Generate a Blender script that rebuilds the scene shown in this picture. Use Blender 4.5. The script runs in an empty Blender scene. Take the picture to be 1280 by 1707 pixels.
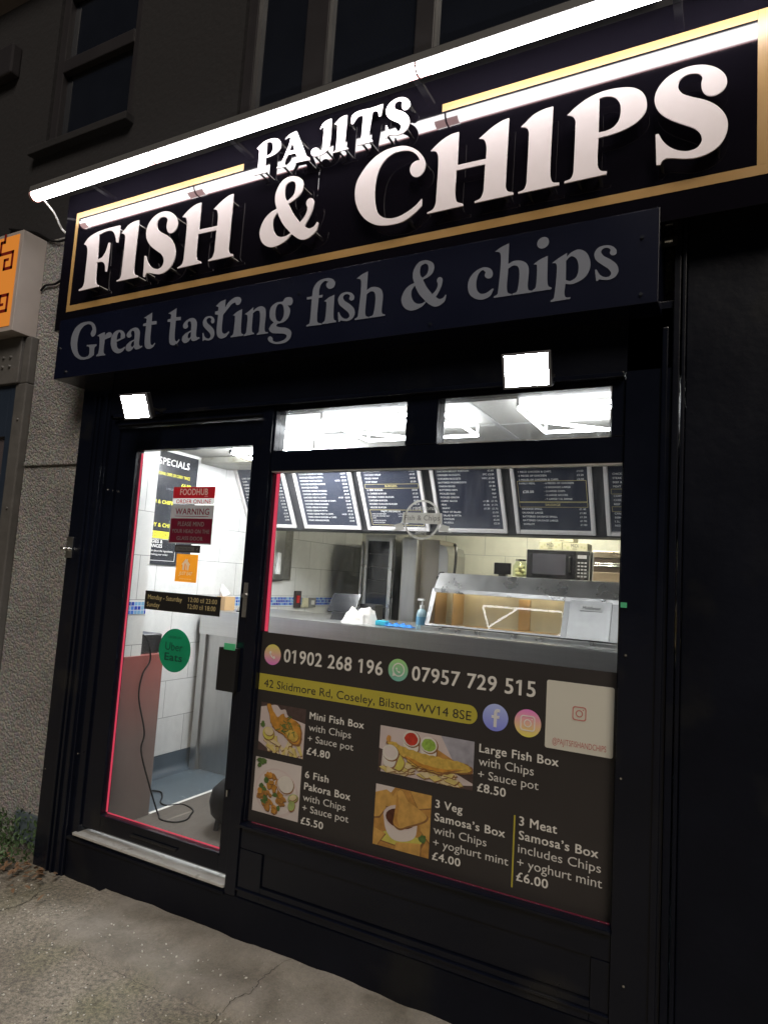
import bpy, bmesh, math, random
from mathutils import Vector, Matrix, Euler, geometry
random.seed(7)
R = math.radians
scene = bpy.context.scene
C = scene.collection

# ---------------------------------------------------------------- camera
cd = bpy.data.cameras.new('camera')
cd.sensor_fit = 'VERTICAL'; cd.sensor_height = 24.0; cd.lens = 24.0*1110.0/1707.0
cd.clip_start = 0.05; cd.clip_end = 400
cam = bpy.data.objects.new('camera', cd); C.objects.link(cam)
RIGHT = Vector((0.88413, 0.46304, 0.06248))
DOWN = Vector((0.00905, 0.11672, -0.99312))
FWD = Vector((-0.46715, 0.87862, 0.09900))
M = Matrix((RIGHT, -DOWN, -FWD)).transposed().to_4x4()
M.translation = Vector((0, -2.5, 1.62))
cam.matrix_world = M
scene.camera = cam

# ---------------------------------------------------------------- sky, sun, exposure
SUN_EL, SUN_AZ = 44.0, 148.0            # a low night light from the street side, high like a street lamp
w = bpy.data.worlds.new('World'); scene.world = w; w.use_nodes = True
nt = w.node_tree; bg = nt.nodes['Background']
sky = nt.nodes.new('ShaderNodeTexSky'); sky.sky_type = 'NISHITA'; sky.sun_disc = False
sky.sun_elevation = R(SUN_EL); sky.sun_rotation = R(SUN_AZ)
nt.links.new(sky.outputs[0], bg.inputs[0]); bg.inputs[1].default_value = 0.0016
sl = bpy.data.lights.new('sun', 'SUN'); sl.energy = 2.1; sl.angle = R(24.0); sl.color = (1.0, .89, .76)
so = bpy.data.objects.new('sun', sl); C.objects.link(so)
a, e = R(SUN_AZ), R(SUN_EL)
sd = Vector((math.sin(a)*math.cos(e), math.cos(a)*math.cos(e), math.sin(e)))
so.rotation_euler = sd.to_track_quat('Z', 'Y').to_euler(); so.location = (0, -8, 6)
vs = scene.view_settings
scene.display_settings.display_device = 'sRGB'
vs.view_transform = 'Standard'; vs.look = 'None'; vs.exposure = 0.0; vs.gamma = 1.0; vs.use_curve_mapping = False
scene.render.engine = 'CYCLES'
scene.cycles.use_denoising = True
scene.cycles.max_bounces = 10; scene.cycles.transparent_max_bounces = 16
scene.cycles.sample_clamp_indirect = 6.0
scene.cycles.caustics_reflective = False; scene.cycles.caustics_refractive = False

# emission levels
E_TROUGH, E_FLOOD, E_CEIL, E_RED, E_BOX = 30.0, 420.0, 25.0, .66, .6

# ---------------------------------------------------------------- materials
def nodes(name):
    m = bpy.data.materials.new(name); m.use_nodes = True
    t = m.node_tree; return m, t, t.nodes, t.links, t.nodes['Principled BSDF']
def P(name, col, rough=.5, metal=0.0, var=.12, vs_=6.0, bump=0.0, bs=60.0, rvar=.08, spec=.5, stretch=None, coat=0.0, detail=4.0, dirt=None, transl=0.0):
    m, t, n, l, b = nodes(name)
    tc = n.new('ShaderNodeTexCoord'); vec = tc.outputs['Object']
    if stretch:
        mp = n.new('ShaderNodeMapping'); mp.inputs['Scale'].default_value = stretch; l.new(vec, mp.inputs[0]); vec = mp.outputs[0]
    nz = n.new('ShaderNodeTexNoise'); nz.inputs['Scale'].default_value = vs_; nz.inputs['Detail'].default_value = detail; l.new(vec, nz.inputs[0])
    mx = n.new('ShaderNodeMix'); mx.data_type = 'RGBA'
    lo = tuple(c*(1-var) for c in col)+(1,); hi = tuple(min(1, c*(1+var)) for c in col)+(1,)
    mx.inputs['A'].default_value = lo; mx.inputs['B'].default_value = hi
    l.new(nz.outputs[0], mx.inputs['Factor'])
    src = mx.outputs['Result']
    if dirt:
        n2 = n.new('ShaderNodeTexNoise'); n2.inputs['Scale'].default_value = dirt[1]; n2.inputs['Detail'].default_value = 8; l.new(vec, n2.inputs[0])
        rp = n.new('ShaderNodeValToRGB'); rp.color_ramp.elements[0].position = dirt[2]; rp.color_ramp.elements[1].position = dirt[2]+.12; l.new(n2.outputs[0], rp.inputs[0])
        m2 = n.new('ShaderNodeMix'); m2.data_type = 'RGBA'; m2.inputs['B'].default_value = tuple(dirt[0])+(1,)
        l.new(src, m2.inputs['A']); l.new(rp.outputs[0], m2.inputs['Factor']); src = m2.outputs['Result']
    l.new(src, b.inputs['Base Color'])
    mr = n.new('ShaderNodeMapRange'); mr.inputs['To Min'].default_value = max(.02, rough-rvar); mr.inputs['To Max'].default_value = min(1, rough+rvar)
    l.new(nz.outputs[0], mr.inputs[0]); l.new(mr.outputs[0], b.inputs['Roughness'])
    b.inputs['Metallic'].default_value = metal; b.inputs['Specular IOR Level'].default_value = spec
    if coat: b.inputs['Coat Weight'].default_value = coat; b.inputs['Coat Roughness'].default_value = .06
    if bump:
        n3 = n.new('ShaderNodeTexNoise'); n3.inputs['Scale'].default_value = bs; n3.inputs['Detail'].default_value = 5; l.new(vec, n3.inputs[0])
        bp = n.new('ShaderNodeBump'); bp.inputs['Strength'].default_value = 1.0; bp.inputs['Distance'].default_value = bump
        l.new(n3.outputs[0], bp.inputs['Height']); l.new(bp.outputs[0], b.inputs['Normal'])
    if transl:
        tr = n.new('ShaderNodeBsdfTranslucent'); l.new(src, tr.inputs[0])
        ms = n.new('ShaderNodeMixShader'); ms.inputs[0].default_value = transl
        l.new(b.outputs[0], ms.inputs[1]); l.new(tr.outputs[0], ms.inputs[2]); l.new(ms.outputs[0], n['Material Output'].inputs[0])
    return m
def emit(name, col, s):
    m, t, n, l, b = nodes(name)
    n.remove(b); e = n.new('ShaderNodeEmission'); e.inputs[0].default_value = tuple(col)+(1,); e.inputs[1].default_value = s
    l.new(e.outputs[0], n['Material Output'].inputs[0]); return m
def glass(name, tint=(1, 1, 1), dirty=0.0, rough=.0, refl=1.0):
    m, t, n, l, b = nodes(name); n.remove(b)
    tr = n.new('ShaderNodeBsdfTransparent'); tr.inputs[0].default_value = tuple(tint)+(1,)
    gl = n.new('ShaderNodeBsdfGlossy'); gl.inputs['Roughness'].default_value = rough
    fr = n.new('ShaderNodeFresnel'); fr.inputs[0].default_value = 1.45
    ms = n.new('ShaderNodeMixShader'); l.new(tr.outputs[0], ms.inputs[1]); l.new(gl.outputs[0], ms.inputs[2])
    mu = n.new('ShaderNodeMath'); mu.operation = 'MULTIPLY'; mu.inputs[1].default_value = refl; l.new(fr.outputs[0], mu.inputs[0])
    ge = n.new('ShaderNodeNewGeometry'); sb = n.new('ShaderNodeMath'); sb.operation = 'SUBTRACT'; sb.inputs[0].default_value = 1.0; l.new(ge.outputs['Backfacing'], sb.inputs[1])
    m3 = n.new('ShaderNodeMath'); m3.operation = 'MULTIPLY'; l.new(mu.outputs[0], m3.inputs[0]); l.new(sb.outputs[0], m3.inputs[1]); l.new(m3.outputs[0], ms.inputs[0])   # only the outer face of the pane mirrors
    out = ms.outputs[0]
    if dirty:
        tc = n.new('ShaderNodeTexCoord'); mp = n.new('ShaderNodeMapping'); mp.inputs['Scale'].default_value = (14, 14, 3); l.new(tc.outputs['Object'], mp.inputs[0])
        nz = n.new('ShaderNodeTexNoise'); nz.inputs['Scale'].default_value = 3; nz.inputs['Detail'].default_value = 9; l.new(mp.outputs[0], nz.inputs[0])
        sp = n.new('ShaderNodeTexNoise'); sp.inputs['Scale'].default_value = 150; sp.inputs['Detail'].default_value = 2; l.new(tc.outputs['Object'], sp.inputs[0])
        r1 = n.new('ShaderNodeMapRange'); r1.inputs['From Min'].default_value = .35; r1.inputs['From Max'].default_value = .75; r1.inputs['To Max'].default_value = dirty; l.new(nz.outputs[0], r1.inputs[0])
        r2 = n.new('ShaderNodeMapRange'); r2.inputs['From Min'].default_value = .62; r2.inputs['From Max'].default_value = .7; r2.inputs['To Max'].default_value = dirty*1.3; l.new(sp.outputs[0], r2.inputs[0])
        ad = n.new('ShaderNodeMath'); ad.operation = 'ADD'; ad.use_clamp = True; l.new(r1.outputs[0], ad.inputs[0]); l.new(r2.outputs[0], ad.inputs[1])
        tl = n.new('ShaderNodeBsdfTranslucent'); tl.inputs[0].default_value = (.9, .9, .88, 1)
        m2 = n.new('ShaderNodeMixShader'); l.new(ad.outputs[0], m2.inputs[0]); l.new(out, m2.inputs[1]); l.new(tl.outputs[0], m2.inputs[2]); out = m2.outputs[0]
    l.new(out, n['Material Output'].inputs[0]); return m
def pebbledash(name, col):
    m, t, n, l, b = nodes(name); tc = n.new('ShaderNodeTexCoord'); O = tc.outputs['Object']
    def nz(s, d=5):
        q = n.new('ShaderNodeTexNoise'); q.inputs['Scale'].default_value = s; q.inputs['Detail'].default_value = d; l.new(O, q.inputs[0]); return q
    wob = nz(30, 3); mv = n.new('ShaderNodeVectorMath'); mv.operation = 'MULTIPLY_ADD'; mv.inputs[1].default_value = (.02, .02, .02); l.new(wob.outputs['Color'], mv.inputs[0]); l.new(O, mv.inputs[2])
    vo = n.new('ShaderNodeTexVoronoi'); vo.feature = 'SMOOTH_F1'; vo.inputs['Scale'].default_value = 62; vo.inputs['Smoothness'].default_value = .35; l.new(mv.outputs[0], vo.inputs[0])
    big = nz(3, 6); mx = n.new('ShaderNodeMix'); mx.data_type = 'RGBA'; mx.inputs['A'].default_value = tuple(c*.6 for c in col)+(1,); mx.inputs['B'].default_value = tuple(c*1.4 for c in col)+(1,); l.new(big.outputs[0], mx.inputs['Factor'])
    sp = n.new('ShaderNodeMix'); sp.data_type = 'RGBA'; sp.blend_type = 'MULTIPLY'; sp.inputs['Factor'].default_value = .5; l.new(mx.outputs['Result'], sp.inputs['A']); l.new(vo.outputs['Color'], sp.inputs['B'])
    hs = n.new('ShaderNodeHueSaturation'); hs.inputs['Saturation'].default_value = .35; hs.inputs['Value'].default_value = 1.25; l.new(sp.outputs['Result'], hs.inputs['Color']); l.new(hs.outputs[0], b.inputs['Base Color'])
    b.inputs['Roughness'].default_value = .9
    sb = n.new('ShaderNodeMath'); sb.operation = 'MULTIPLY_ADD'; sb.inputs[1].default_value = -1.0; l.new(vo.outputs['Distance'], sb.inputs[0]); f2 = nz(150, 3); l.new(f2.outputs[0], sb.inputs[2])
    bp = n.new('ShaderNodeBump'); bp.inputs['Strength'].default_value = 1; bp.inputs['Distance'].default_value = .011; l.new(sb.outputs[0], bp.inputs['Height']); l.new(bp.outputs[0], b.inputs['Normal'])
    return m
def tile(name, axis, zo, uo, col=(.80, .80, .78), w_=.404, h_=.249):
    m, t, n, l, b = nodes(name)
    tc = n.new('ShaderNodeTexCoord'); sx = n.new('ShaderNodeSeparateXYZ'); l.new(tc.outputs['Object'], sx.inputs[0])
    cb = n.new('ShaderNodeCombineXYZ')
    au = n.new('ShaderNodeMath'); au.inputs[1].default_value = -uo; l.new(sx.outputs[axis], au.inputs[0]); l.new(au.outputs[0], cb.inputs[0])
    az = n.new('ShaderNodeMath'); az.inputs[1].default_value = -zo; l.new(sx.outputs['Z'], az.inputs[0]); l.new(az.outputs[0], cb.inputs[1])
    br = n.new('ShaderNodeTexBrick'); l.new(cb.outputs[0], br.inputs[0]); br.offset = .5
    for k, v in (('Scale', 1.0), ('Mortar Size', .0022), ('Mortar Smooth', .3), ('Brick Width', w_), ('Row Height', h_), ('Bias', 0.0)): br.inputs[k].default_value = v
    br.inputs['Color1'].default_value = tuple(col)+(1,); br.inputs['Color2'].default_value = tuple(c*.95 for c in col)+(1,); br.inputs['Mortar'].default_value = (.30, .30, .29, 1)
    nz = n.new('ShaderNodeTexNoise'); nz.inputs['Scale'].default_value = 9; nz.inputs['Detail'].default_value = 3; nz.inputs['Distortion'].default_value = 1.2; l.new(tc.outputs['Object'], nz.inputs[0])
    mx = n.new('ShaderNodeMix'); mx.data_type = 'RGBA'; mx.blend_type = 'MULTIPLY'; mx.inputs['Factor'].default_value = .18
    l.new(br.outputs[0], mx.inputs['A']); l.new(nz.outputs[0], mx.inputs['B']); l.new(mx.outputs['Result'], b.inputs['Base Color'])
    b.inputs['Roughness'].default_value = .28
    bp = n.new('ShaderNodeBump'); bp.inputs['Distance'].default_value = .004; bp.inputs['Strength'].default_value = .5
    sb = n.new('ShaderNodeMath'); sb.operation = 'SUBTRACT'; l.new(nz.outputs[0], sb.inputs[0]); l.new(br.outputs['Fac'], sb.inputs[1])
    l.new(sb.outputs[0], bp.inputs['Height']); l.new(bp.outputs[0], b.inputs['Normal'])
    return m
def mosaic(name, axis):
    m, t, n, l, b = nodes(name)
    tc = n.new('ShaderNodeTexCoord'); sx = n.new('ShaderNodeSeparateXYZ'); l.new(tc.outputs['Object'], sx.inputs[0])
    cb = n.new('ShaderNodeCombineXYZ'); l.new(sx.outputs[axis], cb.inputs[0])
    az = n.new('ShaderNodeMath'); az.inputs[1].default_value = -1.335; l.new(sx.outputs['Z'], az.inputs[0]); l.new(az.outputs[0], cb.inputs[1])
    dv = n.new('ShaderNodeVectorMath'); dv.operation = 'SCALE'; dv.inputs['Scale'].default_value = 1/.0235; l.new(cb.outputs[0], dv.inputs[0])
    fl = n.new('ShaderNodeVectorMath'); fl.operation = 'FLOOR'; l.new(dv.outputs[0], fl.inputs[0])
    wn = n.new('ShaderNodeTexWhiteNoise'); l.new(fl.outputs[0], wn.inputs[0])
    rp = n.new('ShaderNodeValToRGB'); rp.color_ramp.interpolation = 'CONSTANT'
    for i, (p_, c_) in enumerate(((0, (.02, .06, .42)), (.3, (.07, .20, .62)), (.55, (.20, .42, .66)), (.8, (.03, .10, .55)))):
        el = rp.color_ramp.elements[i] if i < 2 else rp.color_ramp.elements.new(p_)
        el.position = p_; el.color = c_+(1,)
    l.new(wn.outputs['Value'], rp.inputs[0])
    br = n.new('ShaderNodeTexBrick'); br.offset = 0; l.new(cb.outputs[0], br.inputs[0])
    for k, v in (('Scale', 1.0), ('Mortar Size', .0016), ('Mortar Smooth', .1), ('Brick Width', .0235), ('Row Height', .0235)): br.inputs[k].default_value = v
    mx = n.new('ShaderNodeMix'); mx.data_type = 'RGBA'; mx.inputs['B'].default_value = (.7, .72, .74, 1)
    l.new(rp.outputs[0], mx.inputs['A']); l.new(br.outputs['Fac'], mx.inputs['Factor']); l.new(mx.outputs['Result'], b.inputs['Base Color'])
    b.inputs['Roughness'].default_value = .15; return m
def grad(name, axis, z0, z1, c0, c1, rough=.5, transl=0.0, mid=None):
    """a printed two-colour blend (icons on the poster) or paint that changes with height"""
    m, t, n, l, b = nodes(name)
    tc = n.new('ShaderNodeTexCoord'); sx = n.new('ShaderNodeSeparateXYZ'); l.new(tc.outputs['Object'], sx.inputs[0])
    mr = n.new('ShaderNodeMapRange'); mr.inputs['From Min'].default_value = z0; mr.inputs['From Max'].default_value = z1; l.new(sx.outputs[axis], mr.inputs[0])
    rp = n.new('ShaderNodeValToRGB'); rp.color_ramp.elements[0].color = tuple(c0)+(1,); rp.color_ramp.elements[1].color = tuple(c1)+(1,)
    if mid: el = rp.color_ramp.elements.new(mid[0]); el.color = tuple(mid[1])+(1,)
    l.new(mr.outputs[0], rp.inputs[0]); l.new(rp.outputs[0], b.inputs['Base Color']); b.inputs['Roughness'].default_value = rough
    return m

# ---------------------------------------------------------------- geometry helpers
ORG = {}
class MB:
    def __init__(s): s.v = []; s.f = []; s.mi = []
    def add(s, vs_, fs, m=0):
        o = len(s.v); s.v += [tuple(p) for p in vs_]; s.f += [[i+o for i in f] for f in fs]; s.mi += [m]*len(fs); return s
    def quad(s, a, b, c, d, m=0): return s.add([a, b, c, d], [[0, 1, 2, 3]], m)
    def box(s, x0, x1, y0, y1, z0, z1, m=0):
        p = [(x, y, z) for z in (z0, z1) for y in (y0, y1) for x in (x0, x1)]
        return s.add(p, [[0, 2, 3, 1], [4, 5, 7, 6], [0, 1, 5, 4], [1, 3, 7, 5], [3, 2, 6, 7], [2, 0, 4, 6]], m)
    def obox(s, c, ex, ey, ez, hx, hy, hz, m=0):
        c = Vector(c); ex = Vector(ex).normalized(); ey = Vector(ey).normalized(); ez = Vector(ez).normalized()
        p = [c+ex*hx*i+ey*hy*j+ez*hz*k for k in (-1, 1) for j in (-1, 1) for i in (-1, 1)]
        return s.add(p, [[0, 2, 3, 1], [4, 5, 7, 6], [0, 1, 5, 4], [1, 3, 7, 5], [3, 2, 6, 7], [2, 0, 4, 6]], m)
    def prism(s, pts, axis, a0, a1, m=0):
        """pts: 2-D outline swept along x ('x': pts are (y,z)) or y ('y': pts are (x,z)) or z"""
        k = len(pts)
        mk = {'x': lambda p, a: (a, p[0], p[1]), 'y': lambda p, a: (p[0], a, p[1]), 'z': lambda p, a: (p[0], p[1], a)}[axis]
        v = [mk(p, a0) for p in pts]+[mk(p, a1) for p in pts]
        f = [[i, (i+1) % k, k+(i+1) % k, k+i] for i in range(k)]+[list(range(k))[::-1], list(range(k, 2*k))]
        return s.add(v, f, m)
    def cyl(s, p0, p1, r0, r1=None, n=20, m=0, caps=True):
        r1 = r0 if r1 is None else r1
        p0 = Vector(p0); p1 = Vector(p1); d = (p1-p0).normalized(); u = d.orthogonal().normalized(); w_ = d.cross(u)
        v = [p0+(u*math.cos(2*math.pi*i/n)+w_*math.sin(2*math.pi*i/n))*r0 for i in range(n)]
        v += [p1+(u*math.cos(2*math.pi*i/n)+w_*math.sin(2*math.pi*i/n))*r1 for i in range(n)]
        f = [[i, (i+1) % n, n+(i+1) % n, n+i] for i in range(n)]
        if caps: f += [list(range(n))[::-1], list(range(n, 2*n))]
        return s.add(v, f, m)
    def lathe(s, c, prof, n=24, m=0):
        v = []; k = len(prof)
        for r, z in prof:
            v += [(c[0]+r*math.cos(2*math.pi*i/n), c[1]+r*math.sin(2*math.pi*i/n), c[2]+z) for i in range(n)]
        f = [[j*n+i, j*n+(i+1) % n, (j+1)*n+(i+1) % n, (j+1)*n+i] for j in range(k-1) for i in range(n)]
        return s.add(v, f, m)
    def tube(s, pts, r, n=8, m=0):
        pts = [Vector(p) for p in pts]; k = len(pts); v = []; up = None
        for i, p in enumerate(pts):
            d = (pts[min(i+1, k-1)]-pts[max(i-1, 0)]).normalized()
            if up is None: up = d.orthogonal().normalized()
            up = (up-d*up.dot(d)).normalized(); w_ = d.cross(up)
            v += [p+(up*math.cos(2*math.pi*j/n)+w_*math.sin(2*math.pi*j/n))*r for j in range(n)]
        f = [[i*n+j, i*n+(j+1) % n, (i+1)*n+(j+1) % n, (i+1)*n+j] for i in range(k-1) for j in range(n)]
        f += [list(range(n))[::-1], list(range((k-1)*n, k*n))]
        return s.add(v, f, m)
    def sphere(s, c, r, m=0, n=16, sz=1.0):
        return s.lathe(c, [(max(1e-4, r*math.sin(math.pi*i/10)), -r*sz*math.cos(math.pi*i/10)) for i in range(11)], n, m)
    def build(s, name, mats, parent=None, bevel=0.0, smooth=False, seg=2):
        mats = mats if isinstance(mats, (list, tuple)) else [mats]
        o_ = ORG.get(parent.name, Vector((0, 0, 0))) if parent else Vector((0, 0, 0))
        me = bpy.data.meshes.new(name); me.from_pydata([tuple(Vector(p)-o_) for p in s.v], [], s.f)
        for m in mats: me.materials.append(m)
        me.polygons.foreach_set('material_index', s.mi)
        bm = bmesh.new(); bm.from_mesh(me)
        bmesh.ops.recalc_face_normals(bm, faces=bm.faces)
        if bevel:
            es = [e_ for e_ in bm.edges if len(e_.link_faces) == 2 and e_.calc_face_angle(0) > R(30)]
            bmesh.ops.bevel(bm, geom=es, offset=bevel, segments=seg, affect='EDGES', profile=.6, clamp_overlap=True)
        bm.to_mesh(me); bm.free()
        if smooth:
            me.polygons.foreach_set('use_smooth', [True]*len(me.polygons)); me.set_sharp_from_angle(angle=R(42))
        o = bpy.data.objects.new(name, me); C.objects.link(o)
        if parent: o.parent = parent
        ORG[o.name] = o_
        return o
def tag(o, label=None, cat=None, group=None, kind=None):
    if label: o['label'] = label
    if cat: o['category'] = cat
    if group: o['group'] = group
    if kind: o['kind'] = kind
    return o
def thing(name, label, cat, loc, group=None):
    o = bpy.data.objects.new(name, None); C.objects.link(o); o.location = loc; o.empty_display_size = .1
    ORG[o.name] = Vector(loc); return tag(o, label, cat, group)
def struct(name, mb, m, **k):
    return tag(mb.build(name, m, **k), kind='structure')
def spline(pts, n=10):
    """smooth open path through points"""
    P_ = [Vector(p) for p in pts]; out = []
    for i in range(len(P_)-1):
        a_, b_, c_, d_ = P_[max(i-1, 0)], P_[i], P_[i+1], P_[min(i+2, len(P_)-1)]
        for k in range(n):
            t_ = k/n; out.append(.5*((2*b_)+(c_-a_)*t_+(2*a_-5*b_+4*c_-d_)*t_*t_+(3*b_-a_-3*c_+d_)*t_**3))
    return out+[P_[-1]]
def smooth_loop(pts, n=5):
    """closed outline of (x, z, corner) -> dense polygon; corners stay sharp"""
    k = len(pts); out = []
    def cr(p0, p1, p2, p3, t_):
        def al(a_, b_, tt): return tt+max(1e-6, math.hypot(b_[0]-a_[0], b_[1]-a_[1]))**.5
        t0 = 0; t1 = al(p0, p1, t0); t2 = al(p1, p2, t1); t3 = al(p2, p3, t2); q = t1+(t2-t1)*t_
        L_ = lambda a_, b_, ta, tb: tuple((tb-q)/(tb-ta)*x+(q-ta)/(tb-ta)*y for x, y in zip(a_, b_))
        A1 = L_(p0, p1, t0, t1); A2 = L_(p1, p2, t1, t2); A3 = L_(p2, p3, t2, t3)
        B1 = L_(A1, A2, t0, t2); B2 = L_(A2, A3, t1, t3); return L_(B1, B2, t1, t2)
    for i in range(k):
        a_, b_ = pts[i], pts[(i+1) % k]
        if a_[2] and b_[2]: out.append(a_[:2]); continue
        p1, p2 = a_[:2], b_[:2]
        p0 = pts[i-1][:2] if not a_[2] else (2*p1[0]-p2[0], 2*p1[1]-p2[1])
        p3 = pts[(i+2) % k][:2] if not b_[2] else (2*p2[0]-p1[0], 2*p2[1]-p1[1])
        for j in range(n): out.append(p1 if j == 0 else cr(p0, p1, p2, p3, j/n))
    return out
DG = bpy.context.evaluated_depsgraph_get
def curve_geo(cu):
    o = bpy.data.objects.new('tmp', cu); C.objects.link(o); dg = DG(); dg.update()
    me = o.evaluated_get(dg).to_mesh()
    v = [tuple(p.co) for p in me.vertices]; f = [list(p.vertices) for p in me.polygons]
    bpy.data.objects.remove(o); bpy.data.curves.remove(cu); return v, f
def loops_geo(loops, extrude=0.0, bevel=0.0):
    cu = bpy.data.curves.new('tmp', 'CURVE'); cu.dimensions = '2D'; cu.fill_mode = 'BOTH' if extrude else 'FRONT'
    cu.extrude = extrude; cu.bevel_depth = bevel; cu.bevel_resolution = 1
    for lp in loops:
        s = cu.splines.new('POLY'); s.points.add(len(lp)-1); s.use_cyclic_u = True
        for i, p in enumerate(lp): s.points[i].co = (p[0], p[1], 0, 1)
    return curve_geo(cu)
TXT = {}
def cu_sp(bold): return 1+.07*bold if bold else 1
def txt_geo(body, bold, res=3, flags=True):
    key = (body, bold, res)
    if key not in TXT:
        cu = bpy.data.curves.new('tmp', 'FONT'); cu.body = body; cu.size = 1; cu.resolution_u = res
        cu.fill_mode = 'FRONT'
        if bold: cu.space_character = 1+.07*bold
        v, f = curve_geo(cu); xs = [p[0] for p in v] or [0]
        if flags and '1' in body:
            cap = CAPH or .7
            for i, ch_ in enumerate(body):
                if ch_ == '1':                  # give the plain figure one its slanted flag
                    q = bpy.data.curves.new('tmp', 'FONT'); q.body = body[:i+1]; q.size = 1; q.space_character = cu_sp(bold); q.fill_mode = 'FRONT'; q.resolution_u = 1
                    vv, _ = curve_geo(q); xr = max(a_[0] for a_ in vv); o_ = len(v)
                    v = v+[(xr-.04, cap, 0), (xr-.10, cap, 0), (xr-.24, cap-.10, 0), (xr-.24, cap-.185, 0), (xr-.07, cap-.085, 0)]; f = f+[[o_, o_+1, o_+2, o_+3, o_+4]]
        if bold >= 1:
            d = .017*bold; V0, F0, k0 = v, f, len(v); v, f = [], []
            for n_, (dx, dy) in enumerate(((-d, -d*.6), (d, -d*.6), (-d, d*.6), (d, d*.6), (0, 0))):
                v += [(a_+dx, b_+dy, n_*1.0) for a_, b_, _ in V0]; f += [[i+n_*k0 for i in q] for q in F0]
            xs = [a_[0] for a_ in v]
        TXT[key] = (v, f, min(xs), max(xs))
    return TXT[key]
CAPH = None
def text(mb, body, o, u, v_, cap, width=None, align='L', bold=0, m=0, res=3, shear=0.0):
    """lay a line of lettering on a plane: o = baseline origin, u = reading direction, v_ = up"""
    global CAPH
    if CAPH is None: CAPH = max(p[1] for p in txt_geo('H', 0)[0])
    V, F, x0, x1 = txt_geo(body, bold, res); sy = cap/CAPH; sx = width/(x1-x0) if width else sy
    o = Vector(o); u = Vector(u).normalized(); v_ = Vector(v_).normalized()
    off = {'L': -x0, 'R': -x1, 'C': -(x0+x1)/2}[align]
    nn = u.cross(v_)*.00004
    return mb.add([o+u*((p[0]+off)*sx+p[1]*sy*shear)+v_*(p[1]*sy)+nn*p[2] for p in V], F, m)
X, Z = (1, 0, 0), (0, 0, 1)
def circ(cx, cz, r, n=40, rz=None):
    rz = rz or r; return [(cx+r*math.cos(2*math.pi*i/n), cz+rz*math.sin(2*math.pi*i/n)) for i in range(n)]
def rrect(x0, x1, z0, z1, r, n=6):
    out = []
    for cx, cz, a0 in ((x1-r, z1-r, 0), (x0+r, z1-r, 90), (x0+r, z0+r, 180), (x1-r, z0+r, 270)):
        out += [(cx+r*math.cos(R(a0+90*i/n)), cz+r*math.sin(R(a0+90*i/n))) for i in range(n+1)]
    return out
def flat(mb, loops, y, m=0):
    """flat print on a plane facing the street"""
    v, f = loops_geo(loops); return mb.add([(p[0], y, p[1]) for p in v], f, m)
def slab(mb, loops, y0, y1, m=0, bevel=0.0):
    v, f = loops_geo(loops, abs(y1-y0)/2-bevel, bevel); c = (y0+y1)/2
    return mb.add([(p[0], c+p[2], p[1]) for p in v], f, m)
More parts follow.
